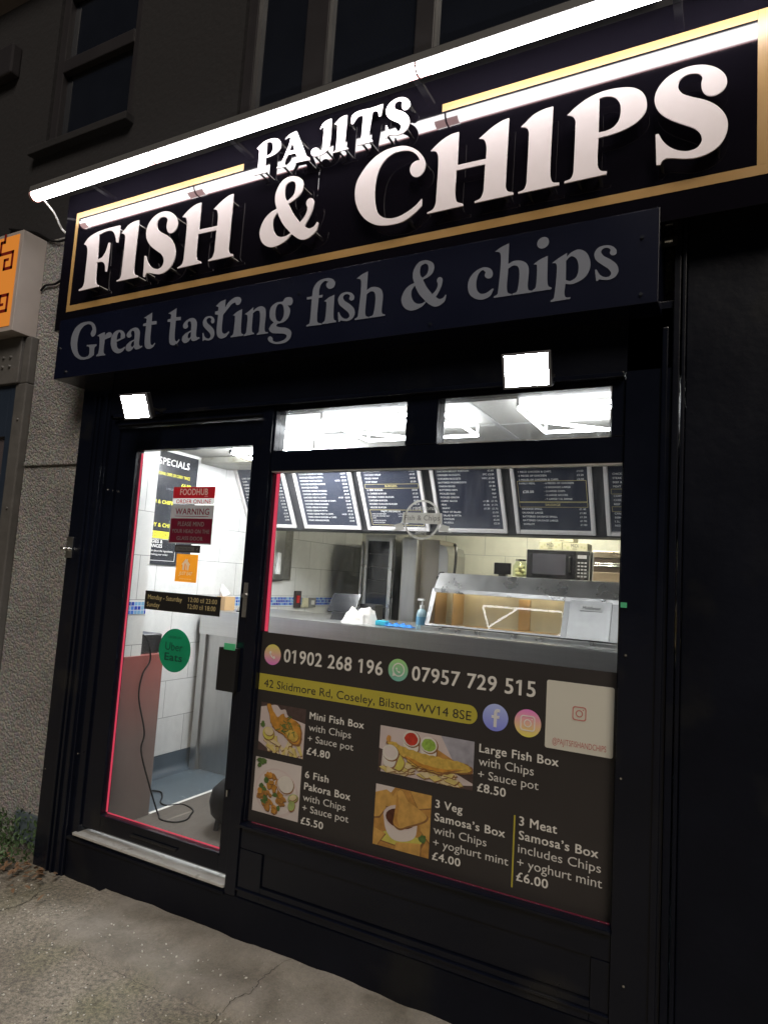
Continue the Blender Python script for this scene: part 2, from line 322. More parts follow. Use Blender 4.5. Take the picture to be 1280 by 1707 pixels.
# ---------------------------------------------------------------- outlines of the sign's letters (mm on the sign plane: x, z, corner)
GLY = {"C":[[[-1133,3152,1],[-1132,3122,1],[-1158,3099,0],[-1209,3073,0],[-1271,3069,0],[-1335,3082,0],[-1391,3118,0],[-1432,3172,0],[-1451,3233,0],[-1448,3293,0],[-1423,3337,0],[-1385,3376,0],[-1338,3402,0],[-1283,3411,0],[-1231,3405,0],[-1184,3382,0],[-1147,3346,0],[-1127,3305,0],[-1130,3273,0],[-1145,3255,0],[-1166,3253,0],[-1186,3268,0],[-1195,3291,0],[-1188,3313,0],[-1171,3323,0],[-1152,3323,1],[-1166,3348,0],[-1194,3372,0],[-1226,3383,0],[-1265,3386,0],[-1300,3375,0],[-1330,3348,0],[-1348,3311,0],[-1355,3264,0],[-1355,3219,0],[-1348,3173,0],[-1335,3136,0],[-1309,3110,0],[-1273,3097,0],[-1234,3097,0],[-1193,3110,0],[-1160,3128,0]]],
"H":[[[-987,3400,1],[-986,3259,1],[-867,3256,1],[-868,3309,0],[-880,3339,0],[-899,3348,1],[-878,3362,0],[-848,3381,0],[-808,3397,0],[-782,3400,1],[-784,3144,0],[-783,3120,0],[-773,3101,0],[-753,3093,1],[-752,3084,1],[-904,3084,1],[-905,3090,1],[-882,3098,0],[-871,3123,0],[-870,3151,0],[-869,3235,1],[-989,3238,1],[-988,3129,0],[-979,3105,0],[-954,3092,1],[-952,3083,1],[-1105,3082,1],[-1105,3087,1],[-1080,3096,0],[-1070,3119,0],[-1069,3147,0],[-1069,3301,0],[-1073,3326,0],[-1083,3343,0],[-1105,3350,1],[-1085,3367,0],[-1060,3383,0],[-1021,3398,0]]],
"I":[[[-614,3398,1],[-616,3149,0],[-614,3122,0],[-604,3098,0],[-581,3091,1],[-582,3082,1],[-732,3083,1],[-733,3089,1],[-712,3094,0],[-703,3114,0],[-702,3139,0],[-701,3295,0],[-702,3321,0],[-710,3339,0],[-733,3350,1],[-714,3365,0],[-685,3387,0],[-648,3397,0]]],
"P":[[[-560,3348,1],[-532,3370,0],[-491,3392,0],[-443,3403,0],[-389,3401,0],[-336,3387,0],[-303,3360,0],[-288,3322,0],[-291,3283,0],[-313,3256,0],[-352,3238,0],[-398,3230,0],[-447,3229,1],[-448,3145,0],[-445,3118,0],[-434,3101,0],[-414,3094,1],[-416,3084,1],[-562,3084,1],[-561,3091,1],[-540,3096,0],[-531,3115,0],[-530,3139,0],[-529,3291,0],[-530,3318,0],[-539,3336,0]],[[-448,3380,1],[-422,3380,0],[-395,3368,0],[-377,3342,0],[-373,3307,0],[-379,3275,0],[-398,3254,0],[-422,3248,0],[-447,3249,1]]],
"S":[[[-251,3077,1],[-256,3189,1],[-247,3189,1],[-232,3158,0],[-210,3131,0],[-179,3110,0],[-149,3102,0],[-125,3108,0],[-112,3129,0],[-117,3155,0],[-135,3178,0],[-168,3201,0],[-209,3230,0],[-243,3265,0],[-260,3303,0],[-260,3336,0],[-245,3368,0],[-218,3392,0],[-178,3406,0],[-135,3406,0],[-96,3393,0],[-64,3369,0],[-43,3336,0],[-41,3307,0],[-54,3287,0],[-74,3279,0],[-98,3286,0],[-113,3309,0],[-116,3334,0],[-113,3355,0],[-123,3370,0],[-141,3378,0],[-165,3379,0],[-183,3366,0],[-188,3342,0],[-176,3317,0],[-146,3295,0],[-103,3270,0],[-68,3239,0],[-44,3201,0],[-36,3167,0],[-41,3131,0],[-60,3098,0],[-92,3079,0],[-130,3073,0],[-166,3079,0],[-203,3090,0],[-224,3093,0],[-234,3086,0],[-239,3075,1]]],
"amp":[[[-1804,3279,1],[-1775,3228,0],[-1731,3173,1],[-1706,3198,0],[-1695,3230,0],[-1704,3259,0],[-1696,3275,0],[-1679,3277,0],[-1665,3263,0],[-1666,3228,0],[-1683,3186,0],[-1705,3151,1],[-1677,3134,0],[-1651,3140,0],[-1637,3156,0],[-1631,3153,1],[-1639,3117,0],[-1663,3098,0],[-1690,3088,0],[-1720,3092,0],[-1748,3109,0],[-1772,3128,1],[-1796,3105,0],[-1833,3090,0],[-1877,3085,0],[-1918,3102,0],[-1943,3130,0],[-1955,3166,0],[-1950,3198,0],[-1931,3233,0],[-1899,3257,0],[-1867,3267,1],[-1879,3303,0],[-1880,3341,0],[-1866,3376,0],[-1841,3401,0],[-1803,3408,0],[-1764,3397,0],[-1735,3374,0],[-1728,3342,0],[-1740,3311,0],[-1770,3290,0]],[[-1795,3385,1],[-1776,3374,0],[-1769,3346,0],[-1778,3313,0],[-1809,3292,1],[-1823,3309,0],[-1830,3344,0],[-1822,3375,0]],[[-1862,3249,1],[-1826,3187,0],[-1777,3133,1],[-1804,3123,0],[-1837,3126,0],[-1864,3146,0],[-1881,3180,0],[-1882,3218,0]]],
"F":[[[-3184,3344,1],[-3155,3372,0],[-3097,3392,0],[-3015,3399,0],[-2908,3397,1],[-2908,3345,0],[-2912,3304,1],[-2924,3306,1],[-2941,3352,0],[-2966,3377,0],[-3002,3386,0],[-3069,3376,1],[-3061,3235,1],[-3027,3239,0],[-3001,3266,0],[-2985,3314,1],[-2972,3313,1],[-2976,3153,1],[-2987,3154,1],[-2996,3194,0],[-3019,3214,0],[-3061,3219,1],[-3058,3128,0],[-3050,3098,0],[-3033,3087,1],[-3029,3078,1],[-3183,3076,1],[-3186,3083,1],[-3158,3093,0],[-3147,3117,0],[-3147,3147,0],[-3148,3288,0],[-3153,3315,0],[-3163,3332,0]]],
"A":[[[-1790,3625,1],[-1734,3510,0],[-1722,3485,0],[-1705,3476,1],[-1704,3464,1],[-1787,3469,1],[-1790,3479,1],[-1776,3482,0],[-1776,3495,0],[-1786,3517,1],[-1827,3520,1],[-1842,3495,0],[-1843,3478,0],[-1831,3468,1],[-1832,3464,1],[-1886,3467,1],[-1887,3473,1],[-1869,3482,0],[-1854,3507,0],[-1820,3595,0],[-1826,3606,0],[-1852,3601,1],[-1828,3618,0]],[[-1810,3580,1],[-1792,3534,1],[-1823,3536,1]]],
"J":[[[-1602,3632,1],[-1601,3522,0],[-1607,3493,0],[-1626,3477,0],[-1664,3472,0],[-1688,3478,0],[-1700,3495,0],[-1694,3511,0],[-1678,3514,0],[-1659,3504,0],[-1650,3488,1],[-1641,3498,0],[-1640,3518,0],[-1639,3588,0],[-1644,3605,0],[-1659,3598,1],[-1646,3621,0],[-1621,3631,0]]],
"T":[[[-1496,3579,1],[-1495,3615,0],[-1473,3626,0],[-1390,3623,0],[-1344,3625,1],[-1350,3573,1],[-1360,3573,1],[-1363,3590,0],[-1374,3603,0],[-1393,3604,1],[-1403,3496,0],[-1399,3479,0],[-1384,3473,1],[-1384,3464,1],[-1461,3467,1],[-1462,3474,1],[-1446,3481,0],[-1441,3497,0],[-1438,3600,1],[-1462,3603,0],[-1477,3591,0],[-1487,3575,1]]],
"G":[[[-3190,2925,0],[-3141,2920,0],[-3106,2899,0],[-3089,2859,0],[-3098,2836,0],[-3118,2833,0],[-3131,2849,0],[-3128,2863,0],[-3120,2874,1],[-3133,2898,0],[-3162,2909,0],[-3193,2902,0],[-3221,2877,0],[-3233,2833,0],[-3230,2784,0],[-3213,2746,0],[-3183,2725,0],[-3148,2722,0],[-3129,2730,0],[-3127,2763,0],[-3136,2778,0],[-3153,2782,1],[-3152,2790,1],[-3073,2785,1],[-3073,2776,1],[-3087,2768,0],[-3086,2726,1],[-3115,2713,0],[-3155,2708,0],[-3198,2713,0],[-3243,2737,0],[-3274,2774,0],[-3290,2815,0],[-3288,2858,0],[-3269,2895,0],[-3237,2917,0]]],
"r":[[[-3066,2716,1],[-3067,2723,1],[-3053,2733,0],[-3055,2812,0],[-3060,2825,0],[-3077,2832,1],[-3048,2842,0],[-3017,2846,1],[-3015,2827,1],[-2997,2840,0],[-2975,2840,0],[-2960,2829,0],[-2966,2813,0],[-2989,2809,0],[-3012,2804,1],[-3011,2736,0],[-3005,2725,0],[-2996,2721,1],[-2996,2715,1]]],
"e":[[[-2963,2782,0],[-2959,2819,0],[-2936,2840,0],[-2902,2844,0],[-2870,2830,0],[-2857,2807,0],[-2858,2795,1],[-2917,2780,1],[-2910,2753,0],[-2896,2740,0],[-2875,2738,0],[-2852,2747,1],[-2846,2740,1],[-2865,2722,0],[-2898,2715,0],[-2932,2728,0],[-2954,2754,0]],[[-2918,2791,1],[-2917,2819,0],[-2905,2832,0],[-2892,2824,0],[-2890,2797,1]]],
"a":[[[-2845,2815,0],[-2823,2835,0],[-2790,2843,0],[-2765,2836,0],[-2749,2815,0],[-2745,2746,0],[-2736,2738,0],[-2723,2738,1],[-2719,2731,1],[-2749,2722,0],[-2771,2724,0],[-2782,2737,1],[-2798,2722,0],[-2823,2718,0],[-2842,2732,0],[-2842,2751,0],[-2823,2767,0],[-2785,2779,1],[-2787,2808,0],[-2794,2825,0],[-2809,2827,0],[-2814,2816,0],[-2808,2800,0],[-2824,2792,0],[-2841,2799,0]],[[-2785,2771,1],[-2784,2747,0],[-2794,2739,0],[-2804,2746,0],[-2802,2763,0]]],
"t":[[[-2672,2909,1],[-2669,2861,1],[-2634,2859,1],[-2633,2842,1],[-2669,2843,1],[-2666,2758,0],[-2660,2739,0],[-2647,2733,0],[-2633,2744,1],[-2628,2738,1],[-2645,2720,0],[-2675,2715,0],[-2697,2725,0],[-2706,2749,0],[-2708,2841,1],[-2730,2844,1],[-2730,2856,1],[-2709,2858,1],[-2709,2879,0],[-2731,2888,1],[-2705,2897,0]]],
"ti":[[[-2241,2883,1],[-2212,2902,0],[-2182,2908,1],[-2182,2868,1],[-2158,2895,0],[-2123,2910,0],[-2096,2906,0],[-2084,2890,0],[-2093,2872,0],[-2111,2870,0],[-2121,2884,1],[-2141,2879,0],[-2160,2861,0],[-2190,2832,1],[-2189,2757,0],[-2182,2740,0],[-2167,2735,0],[-2146,2745,1],[-2141,2739,1],[-2160,2719,0],[-2191,2714,0],[-2213,2727,0],[-2222,2753,0],[-2222,2836,1],[-2242,2841,1],[-2243,2855,1],[-2225,2857,1],[-2224,2873,0]]],
"s":[[[-1530,2712,1],[-1536,2755,1],[-1530,2756,1],[-1517,2734,0],[-1499,2722,0],[-1483,2722,0],[-1476,2732,0],[-1484,2748,0],[-1511,2771,0],[-1534,2793,0],[-1540,2817,0],[-1527,2837,0],[-1500,2842,0],[-1474,2834,0],[-1459,2817,0],[-1460,2802,0],[-1473,2799,0],[-1483,2809,0],[-1481,2822,0],[-1492,2831,0],[-1507,2831,0],[-1515,2821,0],[-1507,2805,0],[-1478,2784,0],[-1455,2760,0],[-1450,2736,0],[-1460,2718,0],[-1481,2710,0],[-1502,2712,0],[-1520,2716,0],[-1524,2711,1]]],
"i":[[[-1560,2839,1],[-1557,2739,0],[-1553,2725,0],[-1541,2718,1],[-1542,2712,1],[-1615,2712,1],[-1614,2718,1],[-1603,2725,0],[-1600,2737,0],[-1599,2801,0],[-1601,2812,0],[-1613,2816,1],[-1590,2830,0]]],
"n":[[[-2007,2845,1],[-2007,2828,1],[-1985,2840,0],[-1960,2843,0],[-1938,2830,0],[-1931,2807,0],[-1930,2726,0],[-1924,2715,0],[-1909,2712,1],[-1909,2706,1],[-1974,2706,1],[-1974,2712,1],[-1964,2720,0],[-1963,2734,0],[-1965,2807,0],[-1973,2822,0],[-1990,2824,0],[-2007,2815,1],[-2005,2733,0],[-2000,2722,0],[-1990,2718,1],[-1990,2712,1],[-2051,2709,1],[-2051,2716,1],[-2040,2724,0],[-2038,2739,0],[-2038,2801,0],[-2043,2812,0],[-2057,2817,1],[-2033,2829,0]]],
"g":[[[-1909,2794,0],[-1905,2828,0],[-1878,2847,0],[-1839,2848,1],[-1829,2861,0],[-1810,2865,0],[-1788,2857,0],[-1782,2838,0],[-1791,2824,0],[-1809,2826,1],[-1793,2802,0],[-1800,2768,0],[-1825,2749,0],[-1859,2745,1],[-1865,2736,0],[-1845,2727,0],[-1806,2719,0],[-1779,2700,0],[-1778,2674,0],[-1798,2654,0],[-1842,2648,0],[-1881,2656,0],[-1903,2671,0],[-1907,2684,0],[-1896,2690,0],[-1882,2682,0],[-1877,2666,1],[-1857,2659,0],[-1832,2660,0],[-1806,2670,0],[-1802,2683,0],[-1818,2693,0],[-1856,2699,0],[-1890,2707,0],[-1905,2725,0],[-1897,2742,0],[-1881,2754,1],[-1902,2773,0]],[[-1858,2839,0],[-1839,2832,0],[-1828,2803,0],[-1830,2772,0],[-1845,2755,0],[-1862,2760,0],[-1873,2781,0],[-1875,2814,0],[-1869,2833,0]]],
"f":[[[-1698,2712,1],[-1697,2718,1],[-1683,2724,0],[-1680,2740,0],[-1679,2836,1],[-1706,2838,1],[-1706,2849,1],[-1679,2849,1],[-1674,2888,0],[-1652,2914,0],[-1610,2922,0],[-1576,2913,0],[-1561,2893,0],[-1566,2875,0],[-1586,2869,0],[-1604,2881,0],[-1607,2897,0],[-1596,2904,1],[-1617,2910,0],[-1635,2897,0],[-1642,2872,0],[-1642,2848,1],[-1622,2848,1],[-1623,2836,1],[-1642,2836,1],[-1642,2735,0],[-1636,2722,0],[-1617,2716,1],[-1616,2710,1]]],
"h":[[[-1398,2919,1],[-1398,2835,1],[-1379,2844,0],[-1350,2841,0],[-1328,2827,0],[-1318,2803,0],[-1319,2733,0],[-1314,2719,0],[-1302,2715,1],[-1303,2709,1],[-1377,2709,1],[-1377,2715,1],[-1362,2719,0],[-1357,2731,0],[-1354,2801,0],[-1362,2821,0],[-1379,2826,0],[-1397,2817,1],[-1398,2733,0],[-1393,2720,0],[-1379,2714,1],[-1379,2709,1],[-1449,2709,1],[-1448,2716,1],[-1436,2721,0],[-1433,2738,0],[-1429,2876,0],[-1435,2889,0],[-1453,2895,1],[-1429,2909,0]]],
"c":[[[-832,2754,1],[-846,2727,0],[-876,2717,0],[-908,2726,0],[-932,2749,0],[-940,2785,0],[-933,2814,0],[-910,2838,0],[-878,2848,0],[-850,2838,0],[-839,2818,0],[-843,2802,0],[-858,2799,0],[-872,2812,0],[-869,2827,1],[-882,2837,0],[-895,2828,0],[-904,2801,0],[-902,2764,0],[-888,2744,0],[-865,2741,0],[-838,2756,1]]],
"p":[[[-612,2819,1],[-586,2835,0],[-557,2849,1],[-558,2834,1],[-542,2848,0],[-518,2855,0],[-493,2843,0],[-476,2814,0],[-473,2780,0],[-486,2749,0],[-514,2731,0],[-541,2726,0],[-559,2731,1],[-561,2690,0],[-555,2679,0],[-539,2677,1],[-540,2671,1],[-612,2669,1],[-611,2675,1],[-601,2681,0],[-598,2695,0],[-593,2800,0],[-597,2815,0]],[[-560,2819,1],[-542,2833,0],[-524,2822,0],[-514,2787,0],[-521,2751,0],[-542,2739,0],[-558,2745,1]]]}
# poster and sticker layout in metres: lines (group, words, x0, x1, baseline z, cap height, bold) and rectangles
LAY = {"T":[["p","01902 268 196",-1.788,-1.286,1.2205,0.056,1],
["p","07957 729 515",-1.153,-0.648,1.2195,0.055,1],
["a","42 Skidmore Rd, Coseley, Bilston WV14 8SE",-1.885,-0.892,1.0985,0.034,0],
["p","Mini Fish Box",-1.628,-1.357,0.9945,0.029,1],
["p","with Chips",-1.628,-1.416,0.945,0.029,0],
["p","+ Sauce pot",-1.629,-1.401,0.8985,0.028,0],
["p","£4.80",-1.63,-1.512,0.8455,0.029,1],
["p","6 Fish",-1.63,-1.51,0.7475,0.028,1],
["p","Pakora Box",-1.63,-1.4,0.6985,0.029,1],
["p","with Chips",-1.632,-1.42,0.652,0.028,0],
["p","+ Sauce pot",-1.632,-1.402,0.609,0.028,0],
["p","£5.50",-1.635,-1.522,0.556,0.028,1],
["p","Large Fish Box",-0.854,-0.555,0.9885,0.03,1],
["p","with Chips",-0.854,-0.643,0.94,0.031,0],
["p","+ Sauce pot",-0.854,-0.624,0.893,0.03,0],
["p","£8.50",-0.855,-0.744,0.8445,0.03,1],
["p","3 Veg",-1.021,-0.909,0.7505,0.029,1],
["p","Samosa’s Box",-1.021,-0.74,0.7015,0.029,1],
["p","with Chips",-1.022,-0.809,0.6535,0.029,0],
["p","+ yoghurt mint",-1.022,-0.724,0.6065,0.029,0],
["p","£4.00",-1.023,-0.907,0.5575,0.028,1],
["p","3 Meat",-0.69,-0.552,0.757,0.031,1],
["p","Samosa’s Box",-0.689,-0.409,0.7085,0.03,1],
["p","includes Chips",-0.69,-0.399,0.662,0.03,0],
["p","+ yoghurt mint",-0.691,-0.394,0.613,0.031,0],
["p","£6.00",-0.692,-0.577,0.5645,0.03,1],
["card","@PAJITSFISHANDCHIPS",-0.58,-0.393,1.066,0.02,0],
["fh","FOODHUB",-2.508,-2.322,1.978,0.031,1],
["fh2","ORDER ONLINE",-2.529,-2.297,1.935,0.02,1],
["fh",".com",-2.345,-2.32,1.9685,0.006,1],
["wn","WARNING",-2.529,-2.302,1.8785,0.03,1],
["wn2","PLEASE MIND",-2.504,-2.329,1.8195,0.022,1],
["wn2","YOUR HEAD ON THE",-2.541,-2.29,1.7845,0.019,1],
["wn2","GLASS DOOR",-2.504,-2.329,1.7485,0.019,1],
["ms","Mind the Step",-2.487,-2.397,1.7005,0.011,0],
["je","JUST EAT",-2.466,-2.38,1.5745,0.016,1],
["je","Delivering near you",-2.462,-2.381,1.554,0.004,0],
["oh","Monday - Saturday",-2.662,-2.428,1.4405,0.023,1],
["oh","12:00 til 23:00",-2.385,-2.202,1.445,0.022,1],
["oh","Sunday",-2.666,-2.577,1.403,0.022,1],
["oh","12:00 til 18:00",-2.384,-2.208,1.4115,0.022,1],
["ub","Uber",-2.511,-2.395,1.1995,0.039,0],
["ub","Eats",-2.511,-2.393,1.15,0.036,1],
["ub","ORDER ON",-2.496,-2.409,1.259,0.011,0]],
"R":{"band":[-1.934,-0.868,1.084,1.156],"card":[-0.607,-0.37,1.048,1.289],"ph1":[-1.892,-1.648,0.821,1.031],"ph2":[-1.898,-1.65,0.557,0.79],"ph3":[-1.28,-0.874,0.841,1.022],"ph4":[-1.284,-1.038,0.555,0.79],"bar":[-0.71,-0.704,0.536,0.788],"wa":[-1.216,1.251,0.045],"phone":[-1.851,1.245,0.046],"fb":[-0.797,1.124,0.05],"ig":[-0.673,1.122,0.05],"cardig":[-0.488,1.184,0.023],"fh":[-2.555,-2.276,1.931,2.019],"fhred":[-2.555,-2.276,1.961,2.019],"wn":[-2.56,-2.274,1.73,1.926],"wnred":[-2.558,-2.274,1.732,1.858],"wnul":[-2.53,-2.305,1.868,1.871],"ms":[-2.51,-2.34,1.687,1.724],"je":[-2.492,-2.348,1.54,1.678],"oh":[-2.684,-2.18,1.388,1.482],"jehouse":[-2.454,-2.397,1.599,1.656],"ub":[-2.449,1.201,0.106],"plate":[-2.116,-2.038,1.058,1.254],"tape":[-2.078,-2.003,1.26,1.29],"decal":[-1.148,1.871,0.083],"decalband":[-1.236,-1.067,1.86,1.896],"tape2":[-0.348,-0.329,1.573,1.588]}}
# ---------------------------------------------------------------- shared materials
m_paint = P('black_gloss_paint', (.0034, .0045, .0095), .22, spec=.4, dirt=((.013, .013, .014), 2.6, .60), var=.3, vs_=5, bump=.0008, bs=18, rvar=.08)
m_paint2 = P('black_satin_paint', (.0030, .0040, .0085), .36, dirt=((.010, .0105, .012), 2.2, .58), var=.3, vs_=4, bump=.0012, bs=25, rvar=.1, spec=.22)
m_acry = P('navy_acrylic', (.004, .0034, .0055), .055, var=.15, vs_=2, rvar=.015, spec=.4)
m_navy = P('navy_panel', (.0042, .0055, .0155), .26, var=.2, vs_=2, rvar=.06)
m_gold = P('gold_vinyl', (.36, .22, .08), .32, var=.08, vs_=10)
m_letter = P('brushed_pale_letter', (.78, .73, .75), .42, var=.04, vs_=30)
m_ledge = P('pale_letter_edge', (.75, .70, .62), .4)
m_steel = P('brushed_steel', (.70, .70, .69), .36, 1.0, var=.10, vs_=4, stretch=(1, 30, 30), bump=.0004, bs=10)
m_steelv = P('steel_sheet', (.55, .55, .54), .34, 1.0, var=.14, vs_=5, stretch=(6, 6, 1), bump=.0006, bs=6)
m_chrome = P('chrome', (.7, .7, .68), .15, 1.0)
m_alu = P('aluminium_sill', (.66, .66, .64), .45, .6, var=.2, vs_=14, dirt=((.35, .34, .31), 14, .6))
m_white = P('white_plastic', (.80, .80, .78), .4)
m_ceil = P('ceiling_paint', (.82, .82, .80), .6, var=.04)
m_black = P('black_plastic', (.012, .012, .013), .3)
m_rubber = P('black_rubber', (.006, .006, .007), .6, spec=.2)
m_red = P('red_vinyl', (.50, .02, .03), .35, transl=.35)
m_dkred = P('maroon_vinyl', (.15, .010, .028), .35, transl=.3)
m_greyv = P('grey_vinyl', (.20, .185, .18), .4, transl=.3)
m_sgrey = P('sticker_white', (.60, .57, .56), .4, transl=.4)
m_pwhite = P('printed_white', (.82, .80, .76), .4, transl=.35)
m_pblack = P('printed_black', (.031, .027, .026), .42, var=.2, vs_=3, transl=.1)
m_pyel = P('printed_yellow', (.58, .50, .07), .42, transl=.35)
m_tile_u = tile('white_tile_upper', 'Y', 1.665-.249*6, 2.398)
m_tile_l = tile('white_tile_lower', 'Y', .329-.249*2, .963)
m_tile_b = tile('cream_tile_back', 'X', 1.897-.249*6, -2.31, (.74, .73, .63))
m_mos = mosaic('blue_mosaic', 'Y')
m_glass = glass('window_glass', dirty=.018)
m_trough = emit('trough_diffuser', (1.0, .97, .96), E_TROUGH)
m_led = emit('led_tube', (.93, .97, 1.0), E_CEIL)
m_flood = emit('flood_led', (.95, .98, 1.0), E_FLOOD)
m_redled = emit('red_led', (1.0, .08, .15), E_RED)

# ================================================================= SETTING
# pavement: one sheet, worn concrete with a shallow ramp edge in front of the shop
def gz(x, y):
    n = .004*math.sin(x*3.1+y*1.7)+.003*math.sin(x*7.7-y*5.3)+.0022*math.sin(x*17+y*23)+.0015*math.sin(31*x-19*y)
    ramp = 0.0
    if -2.75 < x < 3 and y > -1.2:
        e1 = -.42+.012*math.sin(x*6)+.006*math.sin(x*19)
        t_ = max(0, min(1, (y-e1)/.035)); ramp += -.026*(1-t_)
        e2 = -.17+.02*math.sin(x*4+1); t_ = max(0, min(1, (y-e2)/.05)); ramp += .016*t_
    else: ramp = -.010
    return .012+n+ramp-max(0, -y-.5)*.02
xs = [-60, -30, -15, -9, -6, -5]+[-4.6+.04*i for i in range(0, 106)]+[-.2, .5, 1.5, 4, 10, 30, 60]
ys = [-60, -30, -14, -8, -5, -4]+[-3.4+.035*i for i in range(0, 100)]+[.08]
mb = MB(); nx = len(xs)
mb.add([(x, y, gz(x, y)+random.uniform(-.0012, .0012)) for y in ys for x in xs],
       [[j*nx+i, j*nx+i+1, (j+1)*nx+i+1, (j+1)*nx+i] for j in range(len(ys)-1) for i in range(nx-1)])
def pavement_mat():
    m, t, n, l, b = nodes('worn_concrete'); tc = n.new('ShaderNodeTexCoord'); O = tc.outputs['Object']
    def noise(s, d=6, dist=0.0):
        q = n.new('ShaderNodeTexNoise'); q.inputs['Scale'].default_value = s; q.inputs['Detail'].default_value = d; q.inputs['Distortion'].default_value = dist; l.new(O, q.inputs[0]); return q.outputs[0]
    def ramp(src, st):
        r = n.new('ShaderNodeValToRGB'); el = r.color_ramp.elements
        while len(el) < len(st): el.new(.5)
        for e_, (p_, c_) in zip(el, st): e_.position = p_; e_.color = tuple(c_)+(1,)
        l.new(src, r.inputs[0]); return r.outputs[0]
    def mix(f, a_, b_, mode='MIX'):
        q = n.new('ShaderNodeMix'); q.data_type = 'RGBA'; q.blend_type = mode
        for s_, v in (('Factor', f), ('A', a_), ('B', b_)):
            if isinstance(v, (int, float)): q.inputs[s_].default_value = v
            elif isinstance(v, tuple): q.inputs[s_].default_value = v+(1,)
            else: l.new(v, q.inputs[s_])
        return q.outputs['Result']
    base = ramp(noise(1.6, 8, .6), [(.3, (.125, .110, .086)), (.5, (.195, .176, .144)), (.72, (.28, .255, .215))])
    moss = ramp(noise(2.3, 9), [(.5, (0, 0, 0)), (.68, (.6, .6, .6))])
    c = mix(moss, base, (.14, .14, .075))
    c = mix(.95, c, ramp(noise(60, 4), [(.3, (.5, .5, .5)), (.7, (1.35, 1.30, 1.25))]), 'MULTIPLY')
    c = mix(.75, c, ramp(noise(190, 2), [(.3, (.5, .5, .5)), (.7, (1.4, 1.4, 1.4))]), 'MULTIPLY')
    # pale and dark stones in the surface
    vo = n.new('ShaderNodeTexVoronoi'); vo.inputs['Scale'].default_value = 55; vo.inputs['Randomness'].default_value = 1; l.new(O, vo.inputs[0])
    wn = n.new('ShaderNodeTexWhiteNoise'); l.new(vo.outputs['Position'], wn.inputs[0])
    lt = n.new('ShaderNodeMath'); lt.operation = 'LESS_THAN'; lt.inputs[1].default_value = .22; l.new(vo.outputs['Distance'], lt.inputs[0])
    g1 = n.new('ShaderNodeMath'); g1.operation = 'GREATER_THAN'; g1.inputs[1].default_value = .965; l.new(wn.outputs['Value'], g1.inputs[0])
    mu = n.new('ShaderNodeMath'); mu.operation = 'MULTIPLY'; l.new(lt.outputs[0], mu.inputs[0]); l.new(g1.outputs[0], mu.inputs[1])
    c = mix(mu.outputs[0], c, (.46, .44, .40))
    g2 = n.new('ShaderNodeMath'); g2.operation = 'LESS_THAN'; g2.inputs[1].default_value = .12; l.new(wn.outputs['Value'], g2.inputs[0])
    m2 = n.new('ShaderNodeMath'); m2.operation = 'MULTIPLY'; l.new(lt.outputs[0], m2.inputs[0]); l.new(g2.outputs[0], m2.inputs[1])
    c = mix(m2.outputs[0], c, (.05, .045, .04))
    # the trowelled ramp strip along the shop is smoother and browner
    sx = n.new('ShaderNodeSeparateXYZ'); l.new(O, sx.inputs[0]); ed = n.new('ShaderNodeMath'); ed.operation = 'MULTIPLY_ADD'; ed.inputs[1].default_value = .10; l.new(noise(5, 5), ed.inputs[0]); l.new(sx.outputs['Y'], ed.inputs[2])
    st = ramp(ed.outputs[0], [(0.0, (0, 0, 0)), (1.0, (1, 1, 1))]); mr = n.new('ShaderNodeMapRange'); mr.inputs['From Min'].default_value = -.40; mr.inputs['From Max'].default_value = -.34; l.new(ed.outputs[0], mr.inputs[0])
    mxr = n.new('ShaderNodeMapRange'); mxr.inputs['From Min'].default_value = -2.75; mxr.inputs['From Max'].default_value = -2.55; l.new(sx.outputs['X'], mxr.inputs[0])
    mm = n.new('ShaderNodeMath'); mm.operation = 'MULTIPLY'; l.new(mr.outputs[0], mm.inputs[0]); l.new(mxr.outputs[0], mm.inputs[1])
    m8 = n.new('ShaderNodeMath'); m8.operation = 'MULTIPLY'; m8.inputs[1].default_value = .75; l.new(mm.outputs[0], m8.inputs[0])
    c = mix(m8.outputs[0], c, ramp(noise(7, 9, .4), [(.32, (.115, .101, .082)), (.5, (.178, .160, .136)), (.7, (.24, .217, .187))]))
    l.new(c, b.inputs['Base Color']); b.inputs['Roughness'].default_value = .85
    bp = n.new('ShaderNodeBump'); bp.inputs['Distance'].default_value = .009; bp.inputs['Strength'].default_value = 1
    h = mix(.5, noise(90, 6), noise(260, 3)); l.new(h, bp.inputs['Height']); l.new(bp.outputs[0], b.inputs['Normal'])
    return m
struct('pavement', mb, pavement_mat(), smooth=True)
# cracks as thin dark seams; the last seam paints shade along the ramp edge
def dark_seam(pts, w_):
    mb = MB(); P_ = []
    for (x0, y0), (x1, y1) in zip(pts, pts[1:]):
        k_ = max(2, int(math.hypot(x1-x0, y1-y0)/.012))
        P_ += [(x0+(x1-x0)*i/k_+random.gauss(0, .0045), y0+(y1-y0)*i/k_+random.gauss(0, .0045)) for i in range(k_)]
    V = []
    for i, (x, y) in enumerate(P_):
        a_ = P_[max(0, i-1)]; b_ = P_[min(len(P_)-1, i+1)]; d = Vector((b_[0]-a_[0], b_[1]-a_[1])).normalized(); h = w_*random.uniform(.25, 1)*(.4+.6*math.sin(math.pi*(i+.5)/len(P_)))
        for s_ in (-1, 1): px, py = x-d.y*h*s_, y+d.x*h*s_; V.append((px, py, gz(px, py)+.0022))
    return mb.add(V, [[2*i, 2*i+1, 2*i+3, 2*i+2] for i in range(len(P_)-1)])
m_seam = P('crack_dirt_and_shade', (.030, .026, .020), .95)
